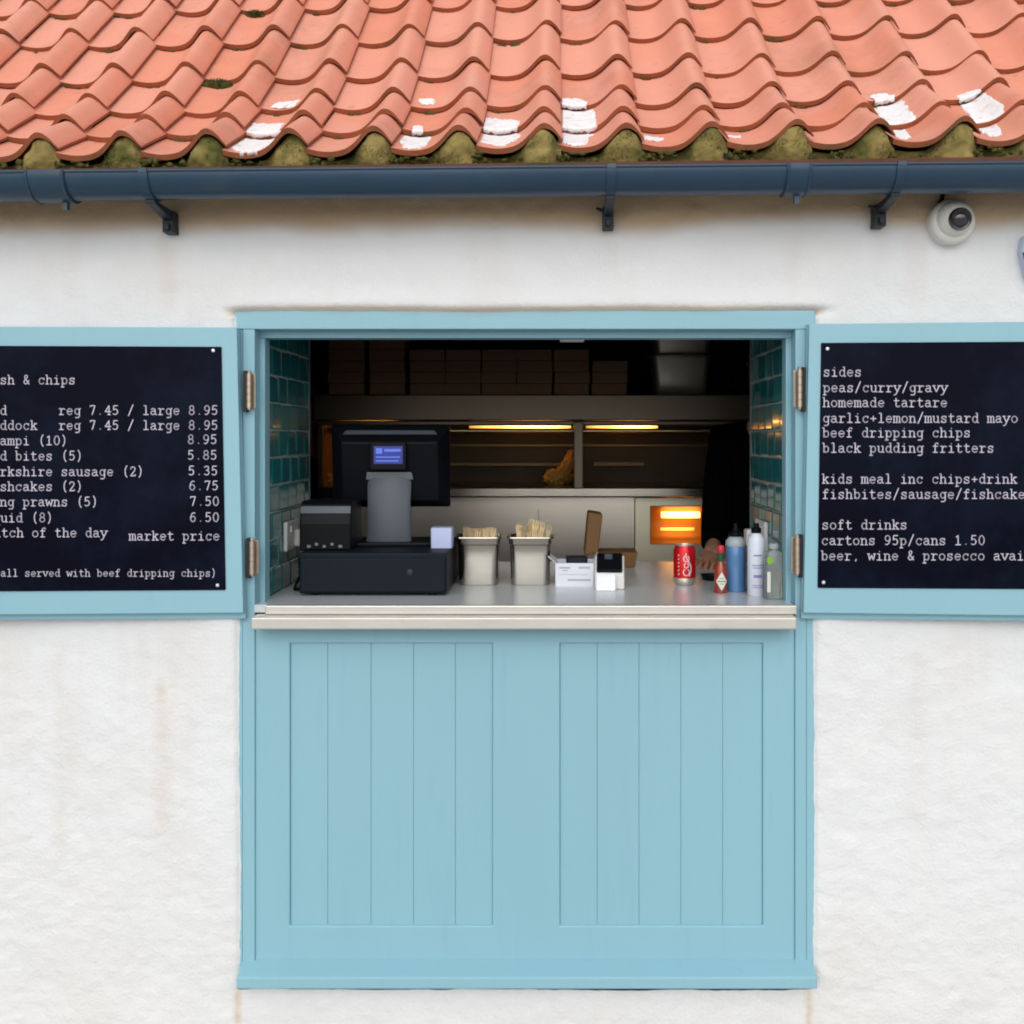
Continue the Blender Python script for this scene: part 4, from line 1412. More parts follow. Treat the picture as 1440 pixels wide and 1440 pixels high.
socket('white double socket on the left teal tiles behind the till', RL, 0.36, Z(752, 0.36), 1, plug=True)
socket('white double socket on the right teal tiles above the bottles', RRT, 0.40, Z(752, 0.40), -1, plug=True)

# ------------------------------------------------------------------ till
t = thing('cash_drawer', 'dark metal cash drawer under the till on the counter', 'cash drawer', (X(524, 0.145), 0.145, ZC))
hw = (X(628, 0.145) - X(420, 0.145)) / 2
MB().box(-hw, hw, 0.004, 0.41, 0.007, 0.118).build('body', 'drawer', t, bevel=0.004)
MB().box(-hw + 0.004, hw - 0.004, -0.003, 0.0055, 0.012, 0.104).build('drawer_front', 'drawer', t, bevel=0.003)
MB().lathe([(0.009, 0.0), (0.009, 0.003), (0.007, 0.004)], 18, axis='Y', c=(hw - 0.1, -0.003, 0.066)).build('lock', 'bracket', t, smooth=40)
for sx in (-1, 1):
    for yy in (0.03, 0.38):
        MB().lathe([(0.012, 0), (0.013, 0.007)], 14, c=(sx * (hw - 0.04), yy, 0)).build('foot', 'black', t, smooth=40)
ZD = ZC + 0.118

t = thing('receipt_printer', 'black receipt printer with a silver band on the left of the cash drawer', 'receipt printer', (X(457, 0.21), 0.21, ZD))
w2 = 0.0725
b = MB()
side = [(0, 0), (0.0, 0.075), (0.012, 0.128), (0.03, 0.138), (0.16, 0.138), (0.17, 0.12), (0.17, 0)]
b.add([(-w2, a, c) for a, c in side] + [(w2, a, c) for a, c in side],
      [tuple(range(7))] + [tuple(range(13, 6, -1))] + [(i, i + 7, (i + 1) % 7 + 7, (i + 1) % 7) for i in range(7)])
b.build('body', 'black', t, bevel=0.005)
MB().hexa([(-w2 + 0.002, 0.0045, 0.104), (w2 - 0.002, 0.0045, 0.104), (w2 - 0.002, 0.0085, 0.124), (-w2 + 0.002, 0.0085, 0.124),
           (-w2 + 0.002, 0.02, 0.104), (w2 - 0.002, 0.02, 0.104), (w2 - 0.002, 0.02, 0.124), (-w2 + 0.002, 0.02, 0.124)]).build('silver_band', 'grey_plastic', t, bevel=0.001)
b = MB()
for q in range(5):
    b.box(-0.05 + q * 0.022, -0.05 + q * 0.022 + random.uniform(0.006, 0.014), -0.004, 0.002, 0.008 + (q % 2) * 0.006, 0.016 + (q % 2) * 0.006)
b.build('connector_row', 'light_plastic', t, bevel=0.001)

t = thing('till_terminal', 'black till screen seen from behind, with small blue customer display and grey stand', 'till', (X(548, 0.36), 0.33, ZD), 0.05)
b = MB()
sw, n_ = 0.066, 10
lev = []
for i in range(n_ + 1):
    v = i / n_
    lev.append((v * 0.205, 0.012 + 0.045 * v * v - 0.02 * v, sw * (1.0 - 0.06 * math.sin(math.pi * v)) * (1 if v < 0.86 else math.cos((v - 0.86) / 0.14 * 0.6))))
vs = []
for z_, yy, ww in lev:
    vs += [(-ww, yy + 0.008, z_), (-ww * 0.8, yy, z_), (ww * 0.8, yy, z_), (ww, yy + 0.008, z_), (ww, yy + 0.03, z_), (-ww, yy + 0.03, z_)]
fs = []
for i in range(n_):
    for k in range(6):
        k2 = (k + 1) % 6
        fs.append((i * 6 + k, i * 6 + k2, (i + 1) * 6 + k2, (i + 1) * 6 + k))
fs += [tuple(range(6))[::-1], tuple(range(n_ * 6, n_ * 6 + 6))]
b.add(vs, fs)
b.build('stand', 'grey_plastic', t, smooth=35)
b = MB()
b.box(-0.105, 0.125, -0.02, 0.16, 0.0, 0.012)
b.build('foot_plate', 'black', t, bevel=0.004)
b = MB()
b.hexa([(-0.07, 0.038, 0.192), (0.07, 0.038, 0.192), (0.066, 0.03, 0.215), (-0.066, 0.03, 0.215), (-0.07, 0.07, 0.192), (0.07, 0.07, 0.192), (0.066, 0.07, 0.215), (-0.066, 0.07, 0.215)])
b.build('stand_collar', 'light_plastic', t, bevel=0.003)
# screen housing: tapering back shell, screen on the far side
hw, zl0, zl1 = 0.176, 0.108, 0.355
b = MB()
ry = lambda z: 0.105 - (z - zl0) * 0.12
fl = [(-hw, ry(zl0), zl0), (hw, ry(zl0), zl0), (hw, ry(zl1), zl1), (-hw, ry(zl1), zl1)]
ins = 0.034
bk = [(-hw + ins, ry(zl0) - 0.042, zl0 + 0.02), (hw - ins, ry(zl0) - 0.042, zl0 + 0.02), (hw - ins, ry(zl1) - 0.048, zl1 - 0.052), (-hw + ins, ry(zl1) - 0.048, zl1 - 0.052)]
ff = [(p[0], p[1] + 0.014, p[2]) for p in fl]
b.add(bk + fl + ff, [(0, 1, 2, 3), (4, 5, 1, 0), (5, 6, 2, 1), (6, 7, 3, 2), (7, 4, 0, 3), (4, 8, 9, 5), (5, 9, 10, 6), (6, 10, 11, 7), (7, 11, 8, 4), (11, 10, 9, 8)])
hs_ = b.build('screen_housing', 'black', t, bevel=0.004)
MB().hexa([(-0.14, ry(zl1) - 0.0265, zl1 - 0.028), (0.14, ry(zl1) - 0.0265, zl1 - 0.028), (0.13, ry(zl1) - 0.0165, zl1 - 0.016), (-0.13, ry(zl1) - 0.0165, zl1 - 0.016),
           (-0.14, ry(zl1), zl1 - 0.028), (0.14, ry(zl1), zl1 - 0.028), (0.13, ry(zl1), zl1 - 0.016), (-0.13, ry(zl1), zl1 - 0.016)]).build('vent_strip', 'grey_plastic', hs_, bevel=0.001)
MB().box(-0.055, 0.052, 0.010, 0.05, 0.222, 0.304).build('display_housing', 'black', t, bevel=0.004)
sd = MB().box(-0.0425, 0.0415, 0.0085, 0.013, 0.240, 0.292)
dsp = sd.build('customer_display', 'screen', t)
b = MB()
b.box(-0.036, -0.018, 0.0078, 0.009, 0.270, 0.286)
b.box(-0.012, 0.036, 0.0078, 0.009, 0.276, 0.284)
b.box(-0.036, 0.034, 0.0078, 0.009, 0.258, 0.262)
b.box(-0.036, 0.030, 0.0078, 0.009, 0.247, 0.251)
b.build('display_text', 'screen_ink', dsp)

cb = MB().tube([(RL + 0.052, 0.385, Z(752, 0.36) - 0.012), (RL + 0.056, 0.382, Z(752, 0.36) - 0.045), (RL + 0.045, 0.36, ZC + 0.06), (RL + 0.035, 0.30, ZC + 0.012), (RL + 0.045, 0.24, ZC + 0.006), (RL + 0.075, 0.22, ZC + 0.006)], 0.0045, 8)
tag(cb.build('power_cable', 'black', smooth=60), 'black power cable hanging from the left socket down to the cash drawer', 'cable')
o = MB().rrect([(0.030, 0.028, 0.006, 0), (0.031, 0.029, 0.006, 0.055), (0.029, 0.027, 0.006, 0.058)], c=(0, 0, 0)).build('note_cube', 'pale_blue', smooth=40, loc=(X(622, 0.30), 0.30, ZD))
tag(o, 'pale blue block of notes on the right corner of the cash drawer', 'note block')


# ------------------------------------------------------------------ cutlery tubs with wooden forks
def tub(label, px, fork_label, nf, hmax, lean):
    yb = 0.40
    loc = (X(px, yb), yb, ZC)
    t = thing('cutlery_tub', label, 'cutlery tub', loc, 0, 'steel tubs of wooden forks')
    H = 0.140
    MB().rrect([(0.055, 0.049, 0.018, 0), (0.057, 0.051, 0.020, 0.003), (0.0595, 0.0535, 0.020, H - 0.022), (0.0625, 0.057, 0.020, H - 0.019), (0.0635, 0.058, 0.020, H),
                (0.0595, 0.054, 0.014, H), (0.054, 0.049, 0.014, H - 0.022), (0.050, 0.045, 0.012, 0.006)]).build('body', 'steel', t, smooth=40)
    rm = MB()
    rm.rrect([(0.069, 0.063, 0.016, H - 0.002), (0.070, 0.064, 0.016, H), (0.069, 0.063, 0.016, H + 0.0025), (0.058, 0.0525, 0.013, H + 0.0025), (0.058, 0.0525, 0.013, H - 0.002)], cap_top=False)
    rm.f = [f for f in rm.f if len(f) == 4]
    L = len(rm.v) // 5
    rm.f += [[4 * L + k, 4 * L + (k + 1) % L, (k + 1) % L, k] for k in range(L)]
    rm.m = [0] * len(rm.f)
    rm.build('rim', 'steel', t, smooth=40)
    f0 = None
    for q in range(nf):
        if f0 is None:
            fb = MB()
            top = [(-0.003, 0), (0.003, 0), (0.0035, 0.10), (0.006, 0.125), (0.0085, 0.145), (0.0085, 0.165), (0.0055, 0.165), (0.0045, 0.148), (0.0020, 0.148), (0.0013, 0.167), (-0.0013, 0.167), (-0.0020, 0.148),
                   (-0.0045, 0.148), (-0.0055, 0.165), (-0.0085, 0.165), (-0.0085, 0.145), (-0.006, 0.125), (-0.0035, 0.10)]
            fb.prism(top, -0.0008, 0.0008)
            f0 = fb.build('wooden_fork', 'wood')
            o = f0
        else:
            o = f0.copy()
            COL.objects.link(o)
        fx, fy = random.uniform(-0.036, 0.036), random.uniform(-0.034, 0.034)
        hh = random.uniform(*hmax)
        o.location = (loc[0] + fx * 0.85, loc[1] + fy * 0.8, ZC + H + hh - 0.165)
        o.rotation_euler = (random.uniform(-0.16, 0.16), fx * 2.2 + lean * random.uniform(-1, 1), random.uniform(-0.7, 0.7))
        tag(o, fork_label, 'wooden fork', fork_label.replace('wooden fork', 'wooden forks', 1))


tub('left steel tub, packed level with wooden forks, beside the cash drawer', 674, 'wooden fork packed upright in the steel tub beside the cash drawer', 34, (0.006, 0.030), 0.14)
tub('right steel tub, with wooden forks sticking up higher, beside the white box', 746, 'wooden fork sticking up from the steel tub beside the white box', 26, (0.012, 0.052), 0.22)

# ------------------------------------------------------------------ white printed box, card reader, open food box
t = thing('white_box', 'open white card box with faint print beside the right steel tub', 'box', (X(808, 0.33), 0.33, ZC), -0.03)
w2, dp, hh = 0.056, 0.11, 0.068
b = MB()
b.box(-w2, w2, 0, 0.002, 0, hh)
b.box(-w2, w2, dp - 0.002, dp, 0, hh)
b.box(-w2, -w2 + 0.002, 0.002, dp - 0.002, 0, hh)
b.box(w2 - 0.002, w2, 0.002, dp - 0.002, 0, hh)
b.box(-w2 + 0.002, w2 - 0.002, 0.002, dp - 0.002, 0.0005, 0.003)
b.build('carton', 'card_white', t)
b = MB()
b.hexa([(-w2, 0.0, hh), (-w2, dp, hh), (-w2 - 0.022, dp, hh + 0.018), (-w2 - 0.022, 0, hh + 0.018), (-w2 + 0.0015, 0, hh), (-w2 + 0.0015, dp, hh), (-w2 - 0.021, dp, hh + 0.0195), (-w2 - 0.021, 0, hh + 0.0195)])
b.hexa([(w2, 0.0, hh), (w2, dp, hh), (w2 + 0.012, dp, hh + 0.022), (w2 + 0.012, 0, hh + 0.022), (w2 - 0.0015, 0, hh), (w2 - 0.0015, dp, hh), (w2 + 0.0105, dp, hh + 0.022), (w2 + 0.0105, 0, hh + 0.022)])
b.build('flap', 'card_white', t)
b = MB()
for x0, x1, z0, z1 in ((-0.045, -0.012, 0.052, 0.057), (-0.035, -0.020, 0.045, 0.048), (0.012, 0.045, 0.052, 0.058), (-0.02, 0.047, 0.016, 0.022), (-0.045, 0.04, 0.034, 0.0355)):
    b.box(x0, x1, -0.0006, 0.0, z0, z1)
b.build('faint_print', 'print', t)
o = MB().rrect([(0.03, 0.03, 0.006, 0), (0.032, 0.032, 0.006, 0.03), (0.03, 0.03, 0.006, 0.033)]).build('napkin_holder', 'drawer', smooth=40, loc=(X(811, 0.385), 0.387, ZC + 0.0415))
o.location.z = ZC + 0.048
tag(o, 'dark lidded pot sitting inside the open white box', 'pot')

t = thing('card_reader', 'black and white card reader with a paper slip hanging in front', 'card reader', (X(857, 0.27), 0.27, ZC), -0.06)
b = MB()
pr = [(0, 0), (0.085, 0), (0.085, 0.086), (0.07, 0.090), (0.0, 0.044)]
w2 = 0.043
b.add([(-w2, a, c) for a, c in pr] + [(w2, a, c) for a, c in pr], [tuple(range(5)), tuple(range(9, 4, -1))] + [(i, i + 5, (i + 1) % 5 + 5, (i + 1) % 5) for i in range(5)])
b.build('cradle', 'white_plastic', t, bevel=0.004)
dv = Vector((0, 0.07, 0.046)).normalized()
nv_ = Vector((0, -dv.z, dv.y))
def cr(u, v, h): return tuple(Vector((u, 0.002, 0.0455)) + dv * v + nv_ * h)
b = MB()
b.hexa([cr(-0.037, 0.002, 0.010), cr(0.037, 0.002, 0.010), cr(0.037, 0.080, 0.012), cr(-0.037, 0.080, 0.012), cr(-0.037, 0.002, 0), cr(0.037, 0.002, 0), cr(0.037, 0.080, 0), cr(-0.037, 0.080, 0)])
rd = b.build('handset', 'black', t, bevel=0.004)
b = MB()
b.hexa([cr(-0.014, 0.050, 0.0126), cr(0.008, 0.050, 0.0126), cr(0.008, 0.072, 0.0128), cr(-0.014, 0.072, 0.0128), cr(-0.014, 0.050, 0.011), cr(0.008, 0.050, 0.011), cr(0.008, 0.072, 0.011), cr(-0.014, 0.072, 0.011)])
b.build('display', 'grey_plastic', rd)
b = MB()
ys_ = [(-0.002, 0.046), (-0.010, 0.040), (-0.016, 0.020), (-0.018, 0.0), (-0.030, 0.0008)]
b.add([(x, a, c) for x in (-0.037, 0.017) for a, c in ys_], [(i, i + 1, i + 6, i + 5) for i in range(4)])
ppr = b.build('paper_slip', 'paper', t, smooth=60)

t = thing('open_food_box', 'open brown card food box with its lid standing upright at the back of the counter', 'food box', (X(862, 0.80), 0.76, ZC), 0.0)
b = MB()
b.hexa([(-0.055, 0, 0), (0.07, 0, 0), (0.080, -0.01, 0.052), (-0.060, -0.01, 0.052), (-0.055, 0.12, 0), (0.07, 0.12, 0), (0.080, 0.13, 0.052), (-0.060, 0.13, 0.052)])
b.build('tray', 'kraft', t, bevel=0.003)
b = MB()
b.hexa([(-0.098, -0.005, 0.040), (-0.052, -0.008, 0.050), (-0.036, 0.0, 0.178), (-0.085, 0.004, 0.186), (-0.098, 0.13, 0.040), (-0.052, 0.133, 0.050), (-0.036, 0.125, 0.178), (-0.085, 0.121, 0.186)])
b.build('lid', 'kraft', t, bevel=0.006)

# ------------------------------------------------------------------ drinks can, bottles
t = thing('drinks_can', 'red drinks can with white looping script beside the sauce bottles', 'can', (X(962.5, 0.37), 0.37, ZC))
rc = 0.0325
MB().lathe([(0.024, 0), (0.0265, 0.002), (rc - 0.001, 0.012), (rc, 0.016), (rc, 0.022)], 40).build('base', 'can_silver', t, smooth=40)
bd = MB().lathe([(rc, 0.0222), (rc, 0.102), (rc - 0.001, 0.105), (0.0275, 0.1165)], 48).build('body', 'red', t, smooth=40)
top = MB().lathe([(0.0274, 0.1166), (0.0278, 0.119), (0.0270, 0.120), (0.0252, 0.1195), (0.0248, 0.115)], 40)
top.box(-0.006, 0.006, -0.014, 0.004, 0.115, 0.1166)
top.build('lid', 'can_silver', t, smooth=40)
lg = MB()


def on_can(u, v):          # u along the can (up), v round it
    a = -math.pi / 2 + v
    return ((rc + 0.0004) * math.cos(a), (rc + 0.0004) * math.sin(a), 0.062 + u)


def cane(pts, w):
    for (u0, v0), (u1, v1) in zip(pts, pts[1:]):
        du, dv_ = u1 - u0, (v1 - v0) * rc
        L = math.hypot(du, dv_) or 1e-6
        nu_, nv2 = -dv_ / L * w / 2, du / L * w / 2 / rc
        lg.add([on_can(u0 - nu_, v0 - nv2), on_can(u1 - nu_, v1 - nv2), on_can(u1 + nu_, v1 + nv2), on_can(u0 + nu_, v0 + nv2)], [(0, 1, 2, 3)])


sw = [(-0.034 + 0.068 * i / 30, 0.30 + 0.30 * math.sin(i / 30 * 5.2) * (0.5 + 0.5 * i / 30)) for i in range(31)]
cane(sw, 0.003)
for c_, rr_ in ((-0.022, 0.010), (-0.002, 0.007), (0.018, 0.009)):
    cane([(c_ + rr_ * math.cos(q / 12 * 5.4 + 0.5), 0.05 + rr_ / rc * 0.9 * math.sin(q / 12 * 5.4 + 0.5)) for q in range(13)], 0.0026)
for q in range(6):
    cane([(-0.03 + q * 0.011, -0.70), (-0.025 + q * 0.011, -0.62)], 0.0025)
lg.f = [f[::-1] for f in lg.f]
lg.build('script', 'can_white', bd)

t = thing('sauce_bottle', 'small red hot sauce bottle with white diamond label and green neck', 'sauce bottle', (X(1013.5, 0.21), 0.21, ZC))
rb = 0.0185
MB().lathe([(rb - 0.002, 0), (rb, 0.003), (rb, 0.060), (rb - 0.003, 0.072), (0.010, 0.086), (0.0085, 0.092), (0.0085, 0.10)], 36).build('glass', 'sauce', t, smooth=40)
MB().lathe([(0.0096, 0.088), (0.0105, 0.090), (0.0100, 0.111), (0.0088, 0.112)], 28).build('neck_band', 'sauce_neck', t, smooth=40)
MB().lathe([(0.0100, 0.1125), (0.0106, 0.114), (0.0100, 0.130), (0.008, 0.133)], 24).build('cap', 'sauce_cap', t, smooth=40)


def curved(mb, r, zc, hw_, hh_, shape, n=16):
    """flat label wrapped on a cylinder, facing -Y"""
    vs, fs = [], []
    for i in range(n + 1):
        f = -1 + 2 * i / n
        a = -math.pi / 2 + f * hw_ / r
        h = hh_ * shape(f)
        vs += [(r * math.cos(a), r * math.sin(a), zc - h), (r * math.cos(a), r * math.sin(a), zc + h)]
    for i in range(n):
        fs.append((2 * i, 2 * i + 2, 2 * i + 3, 2 * i + 1))
    mb.add(vs, fs)


b = MB()
curved(b, rb + 0.0004, 0.034, 0.0165, 0.026, lambda f: max(0.16, 1 - abs(f)) if abs(f) < 0.99 else 0.1)
lab = b.build('label', 'label_white', t, smooth=60)
b = MB()
curved(b, rb + 0.0008, 0.034, 0.0125, 0.0016, lambda f: 1)
curved(b, rb + 0.0008, 0.042, 0.006, 0.0010, lambda f: 1)
curved(b, rb + 0.0008, 0.027, 0.006, 0.0010, lambda f: 1)
b.build('lettering', 'label_ink', lab, smooth=60)

t = thing('squeeze_bottle', 'blue squeeze bottle with cloudy shoulders between the sauce and white bottles', 'bottle', (X(1034.5, 0.24), 0.24, ZC))
rb = 0.0275
MB().lathe([(rb - 0.003, 0), (rb, 0.004), (rb, 0.126), (rb - 0.0005, 0.128)], 40).build('body', 'blue_bottle', t, smooth=40)
MB().lathe([(rb - 0.0003, 0.1282), (rb + 0.001, 0.133), (rb, 0.143), (0.020, 0.152), (0.014, 0.156)], 40).build('shoulder', 'bottle_clear', t, smooth=40)
MB().lathe([(0.0175, 0.1562), (0.0175, 0.166), (0.012, 0.170), (0.006, 0.180), (0.004, 0.192), (0.002, 0.193)], 28).build('nozzle_cap', 'black', t, smooth=40)

t = thing('white_bottle', 'tall white bottle with black cap and lilac print beside the tiles', 'bottle', (X(1063.5, 0.165), 0.165, ZC))
rb = 0.0245
MB().lathe([(rb - 0.002, 0), (rb, 0.003), (rb, 0.148), (rb - 0.003, 0.158), (0.014, 0.168), (0.012, 0.172)], 40).build('body', 'bottle_white', t, smooth=40)
MB().lathe([(0.0135, 0.1722), (0.014, 0.174), (0.014, 0.186), (0.008, 0.188), (0.007, 0.198), (0.004, 0.199)], 28).build('cap', 'black', t, smooth=40)
b = MB()
for z_, hw_, hh_ in ((0.112, 0.012, 0.002), (0.085, 0.016, 0.0012), (0.078, 0.014, 0.0012), (0.055, 0.012, 0.004), (0.03, 0.016, 0.001), (0.024, 0.015, 0.001)):
    curved(b, rb + 0.0005, z_, hw_, hh_, lambda f: 1)
b.build('lettering', 'bottle_ink', t, smooth=60)

t = thing('gel_bottle', 'clear hand gel bottle with a lime green leaf mark, nearest the right jamb', 'bottle', (X(1088, 0.10), 0.10, ZC))
MB().rrect([(0.022, 0.014, 0.010, 0), (0.0245, 0.016, 0.012, 0.004), (0.0245, 0.016, 0.012, 0.118), (0.021, 0.014, 0.011, 0.127), (0.011, 0.010, 0.009, 0.132), (0.011, 0.010, 0.009, 0.136)], n=8).build('body', 'gel', t, smooth=40)
MB().lathe([(0.013, 0.1362), (0.0135, 0.138), (0.0125, 0.149), (0.011, 0.150)], 24).build('cap', 'bottle_clear', t, smooth=40)
b = MB()
b.prism([(-0.021, 0.02), (-0.012, 0.02), (-0.012, 0.075), (-0.021, 0.075)], -0.0172, -0.0165)
b.build('label', 'label_white', t)
b = MB()
b.prism([(-0.0215 + 0.008 + 0.0085 * math.cos(q), 0.105 + 0.010 * math.sin(q)) for q in [i * math.pi / 9 for i in range(18)]], -0.0176, -0.0165)
b.build('leaf_mark', 'green', t)

# dark dish by the hand
o = MB().lathe([(0.020, 0), (0.026, 0.002), (0.034, 0.016), (0.035, 0.018), (0.033, 0.018), (0.025, 0.005), (0.002, 0.004)], 32).build('dish', 'black', smooth=50, loc=(X(1001, 0.46), 0.46, ZC))
tag(o, 'small black dish between the red can and the sauce bottle', 'dish')

# ------------------------------------------------------------------ people
def skin_mesh(nodes, edges, root, sub=2):
    me = bpy.data.meshes.new('tmp')
    keys = list(nodes)
    me.from_pydata([nodes[k][0] for k in keys], [(keys.index(a), keys.index(b)) for a, b in edges], [])
    o = bpy.data.objects.new('tmp', me)
    COL.objects.link(o)
    md = o.modifiers.new('skin', 'SKIN')
    md.use_smooth_shade = True
    for i, k in enumerate(keys):
        r = nodes[k][1]
        sv = me.skin_vertices[0].data[i]
        sv.radius = r if isinstance(r, tuple) else (r, r)
        sv.use_root = (k == root)
    s = o.modifiers.new('sub', 'SUBSURF')
    s.levels = s.render_levels = sub
    dg = bpy.context.evaluated_depsgraph_get()
    out = bpy.data.meshes.new_from_object(o.evaluated_get(dg))
    bpy.data.objects.remove(o)
    return out


def person(label, loc, rz, H, arm_r, arm_l, hand_flat, head_turn=0.0, head_tilt=0.0):
    """arm_* = (elbow, wrist, palm direction) in local space; local front is -Y, the person's right hand is at -X"""
    k = H / 1.75
    t = thing('person', label, 'person', loc, rz)
    P = lambda x, y_, z: (x * k, y_ * k, z * k)
    N = {'pelvis': (P(0, 0, 0.95), (0.165 * k, 0.110 * k)), 'waist': (P(0, -0.01, 1.08), (0.158 * k, 0.105 * k)), 'chest': (P(0, 0.0, 1.27), (0.165 * k, 0.108 * k)),
         'upper': (P(0, 0.01, 1.40), (0.110 * k, 0.08 * k)), 'neck': (P(0, 0.005, 1.49), 0.052 * k)}
    E = [('pelvis', 'waist'), ('waist', 'chest'), ('chest', 'upper'), ('upper', 'neck')]
    rot = Matrix.Rotation(head_turn, 3, 'Z') @ Matrix.Rotation(head_tilt, 3, 'X')
    nb = Vector((0, 0.0, 1.51)) * k
    hd = lambda x, y_, z: tuple(nb + rot @ (Vector((x, y_, z)) * k))
    N['jaw'] = (hd(0, -0.022, 0.050), (0.055 * k, 0.058 * k))
    N['face'] = (hd(0, -0.012, 0.115), (0.068 * k, 0.082 * k))
    N['crown'] = (hd(0, 0.0, 0.185), (0.062 * k, 0.078 * k))
    N['scalp'] = (hd(0, 0.0, 0.225), (0.030 * k, 0.040 * k))
    E += [('neck', 'jaw'), ('jaw', 'face'), ('face', 'crown'), ('crown', 'scalp')]
    for s, tagn in ((-1, 'r'), (1, 'l')):
        N['hip' + tagn] = (P(0.09 * s, 0, 0.88), 0.088 * k)
        N['knee' + tagn] = (P(0.10 * s, -0.015, 0.48), 0.056 * k)
        N['calf' + tagn] = (P(0.10 * s, 0.01, 0.34), 0.055 * k)
        N['ankle' + tagn] = (P(0.10 * s, 0.02, 0.085), 0.036 * k)
        N['toe' + tagn] = (P(0.11 * s, -0.13, 0.035), (0.035 * k, 0.028 * k))
        E += [('pelvis', 'hip' + tagn), ('hip' + tagn, 'knee' + tagn), ('knee' + tagn, 'calf' + tagn), ('calf' + tagn, 'ankle' + tagn), ('ankle' + tagn, 'toe' + tagn)]
        el, wr, pd = arm_r if s < 0 else arm_l
        N['sho' + tagn] = (P(0.175 * s, 0.01, 1.405), 0.056 * k)
        N['elb' + tagn] = (tuple(el), 0.041 * k)
        N['wri' + tagn] = (tuple(wr), (0.027 * k, 0.021 * k))
        pd = Vector(pd).normalized()
        upv = Vector((0, 0, 1)) if hand_flat and s < 0 else Vector((s * -1.0, 0, 0.2)).normalized()
        sdv = pd.cross(upv).normalized()
        if sdv.x * s > 0:
            sdv = -sdv                     # thumb towards the body's middle
        wv = Vector(wr)
        N['palm' + tagn] = (tuple(wv + pd * 0.062 * k), (0.036 * k, 0.015 * k))
        E += [('upper', 'sho' + tagn), ('sho' + tagn, 'elb' + tagn), ('elb' + tagn, 'wri' + tagn), ('wri' + tagn, 'palm' + tagn)]
        dn = -upv
        for fi, (off, ln) in enumerate(((0.030, 0.068), (0.010, 0.078), (-0.011, 0.072), (-0.030, 0.056))):
            b0 = wv + pd * 0.088 * k + sdv * off * k
            j1 = b0 + pd * ln * 0.5 * k + upv * 0.008 * k
            j2 = b0 + (pd * 0.95 * ln + dn * 0.006) * k
            N['f%d0' % fi + tagn] = (tuple(b0), 0.010 * k)
            N['f%d1' % fi + tagn] = (tuple(j1), 0.0088 * k)
            N['f%d2' % fi + tagn] = (tuple(j2), 0.0075 * k)
            E += [('palm' + tagn, 'f%d0' % fi + tagn), ('f%d0' % fi + tagn, 'f%d1' % fi + tagn), ('f%d1' % fi + tagn, 'f%d2' % fi + tagn)]
        t0 = wv + (pd * 0.035 + sdv * 0.034) * k
        t1 = wv + (pd * 0.068 + sdv * 0.056) * k
        t2 = wv + (pd * 0.096 + sdv * 0.060) * k
        for nm, v, r in (('t0', t0, 0.012), ('t1', t1, 0.0105), ('t2', t2, 0.009)):
            N[nm + tagn] = (tuple(v), r * k)
        E += [('wri' + tagn, 't0' + tagn), ('t0' + tagn, 't1' + tagn), ('t1' + tagn, 't2' + tagn)]
    me = skin_mesh(N, E, 'pelvis')
    # face details welded into the one body mesh
    ex = MB()
    ex.ball((0, -0.098, 0.098), (0.013, 0.018, 0.020), 0, 12, 8)
    ex.ball((0.074, 0.0, 0.105), (0.010, 0.018, 0.030), 0, 10, 8)
    ex.ball((-0.074, 0.0, 0.105), (0.010, 0.018, 0.030), 0, 10, 8)
    for s in (-1, 1):
        ex.ball((0.030 * s, -0.083, 0.125), (0.012, 0.009, 0.007), 1, 10, 6)
        ex.ball((0.030 * s, -0.091, 0.125), (0.005, 0.003, 0.005), 2, 8, 6)
    ex.ball((0, -0.083, 0.062), (0.024, 0.008, 0.006), 3, 10, 6)
    nv0 = len(me.vertices)
    vv = [tuple(v.co) for v in me.vertices] + [hd(*p) for p in ex.v]
    ffs = [tuple(p.vertices) for p in me.polygons] + [tuple(i + nv0 for i in f) for f in ex.f]
    mi = [0] * len(me.polygons) + ex.m
    bm_ = bpy.data.meshes.new('body')
    bm_.from_pydata(vv, [], ffs)
    for x in ('skin', 'eye', 'hair', 'lip'):
        bm_.materials.append(M[x])
    bm_.polygons.foreach_set('material_index', mi)
    bm_.polygons.foreach_set('use_smooth', [True] * len(bm_.polygons))
    bo = bpy.data.objects.new('body', bm_)
    COL.objects.link(bo)
    bo.parent = t
    grow = lambda r, a: tuple(q + a for q in r) if isinstance(r, tuple) else r + a

    def cloth(name, keys, root, mat, a):
        NN = {q: (N[q][0], grow(N[q][1], a)) for q in keys}
        EE = [e for e in E if e[0] in NN and e[1] in NN]
        if 'hem' in name or name == 'top':
            pass
        m2 = skin_mesh(NN, EE, root)
        m2.materials.clear()
        m2.materials.append(M[mat])
        o2 = bpy.data.objects.new(name, m2)
        COL.objects.link(o2)
        o2.parent = t
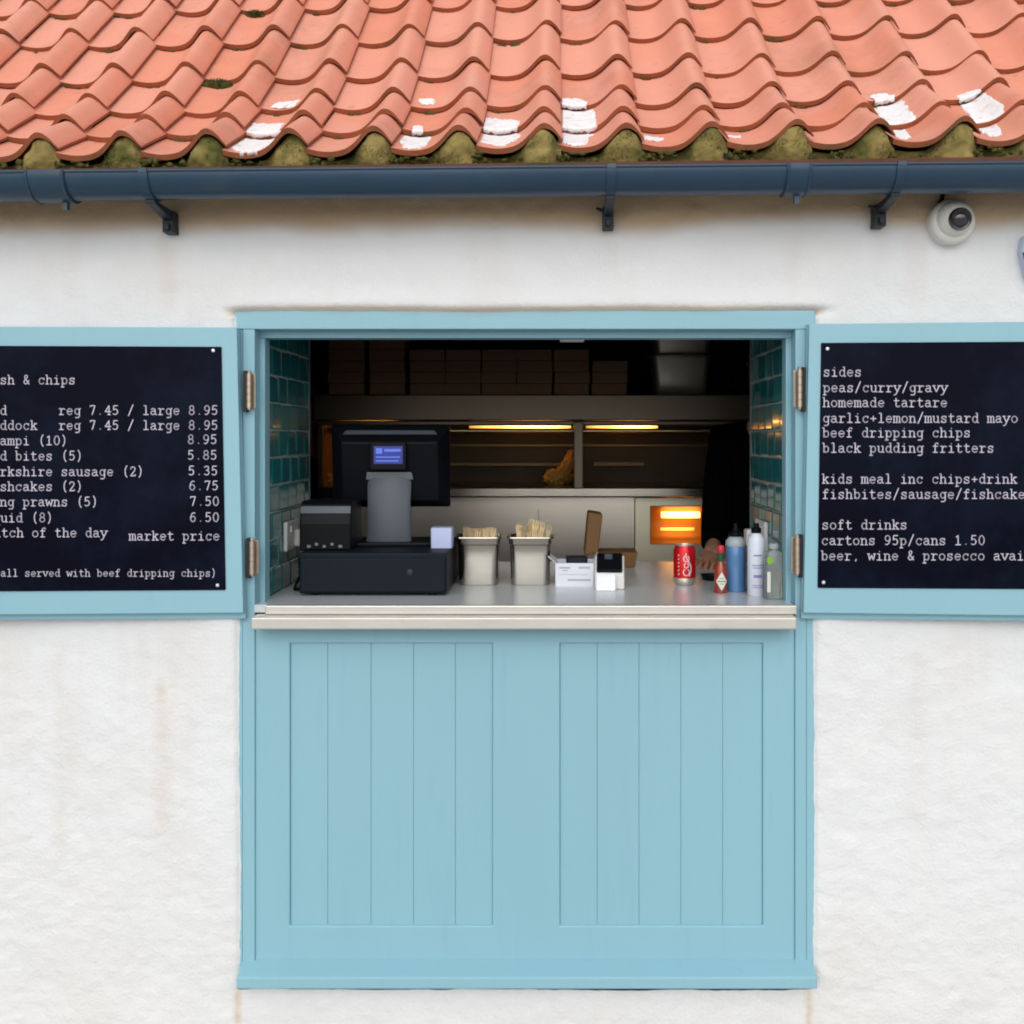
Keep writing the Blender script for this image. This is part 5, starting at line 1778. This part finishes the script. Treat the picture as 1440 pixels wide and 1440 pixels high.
    N['cuffr'] = (tuple(Vector(N['elbr'][0]).lerp(Vector(N['wrir'][0]), 0.80)), 0.030 * k)
    N['cuffl'] = (tuple(Vector(N['elbl'][0]).lerp(Vector(N['wril'][0]), 0.80)), 0.030 * k)
    E += [('elbr', 'cuffr'), ('elbl', 'cuffl')]
    N['collar'] = (P(0, 0.004, 1.475), 0.052 * k)
    E += [('upper', 'collar')]
    cloth('top', ['collar', 'pelvis', 'waist', 'chest', 'upper', 'shor', 'shol', 'elbr', 'elbl', 'cuffr', 'cuffl'], 'pelvis', 'black_cloth', 0.013)
    cloth('trousers', ['pelvis', 'hipr', 'hipl', 'kneer', 'kneel', 'calfr', 'calfl', 'ankler', 'anklel'], 'pelvis', 'dark_cloth', 0.011)
    for s in (-1, 1):
        sb = MB().ball((0.108 * s * k, -0.06 * k, 0.045 * k), (0.050 * k, 0.135 * k, 0.046 * k), n=16, k=10)
        sb.v = [(x, y_, max(z, 0.001)) for x, y_, z in sb.v]
        sb.build('shoe', 'shoe', t, smooth=60)
    hb = MB().ball((0, 0.018, 0.165), (0.086, 0.098, 0.082), 0, 22, 14, amp=0.06, fr=5)
    hb.ball((0, 0.060, 0.10), (0.066, 0.045, 0.075), 0, 16, 10, amp=0.06, fr=5)
    hb.v = [hd(*p) for p in hb.v]
    hb.build('hair', 'hair', t, smooth=70)
    return t


px_, py_ = 0.80, 1.14
pz_ = FLOOR
lw = lambda x, y_, z: (x - px_, y_ - py_, z - pz_)
person('person in a black long sleeved top, one hand on the counter by the bottles', (px_, py_, pz_), 0.0, 1.80,
       (lw(0.575, 1.06, 1.26), lw(0.535, 0.865, 1.205), (-0.35, -0.9, -0.28)), ((0.27, 0.02, 1.10), (0.27, -0.10, 0.88), (0, -0.2, -1)), True)
person('person with dark hair mostly hidden behind the left tiled reveal', (X(424, 1.80), 1.80, FLOOR), R(75), 1.72,
       ((-0.24, -0.05, 1.10), (-0.20, -0.22, 0.95), (0, -0.8, -0.5)), ((0.24, -0.02, 1.10), (0.22, -0.15, 0.92), (0, -0.5, -0.8)), False, head_tilt=0.25)
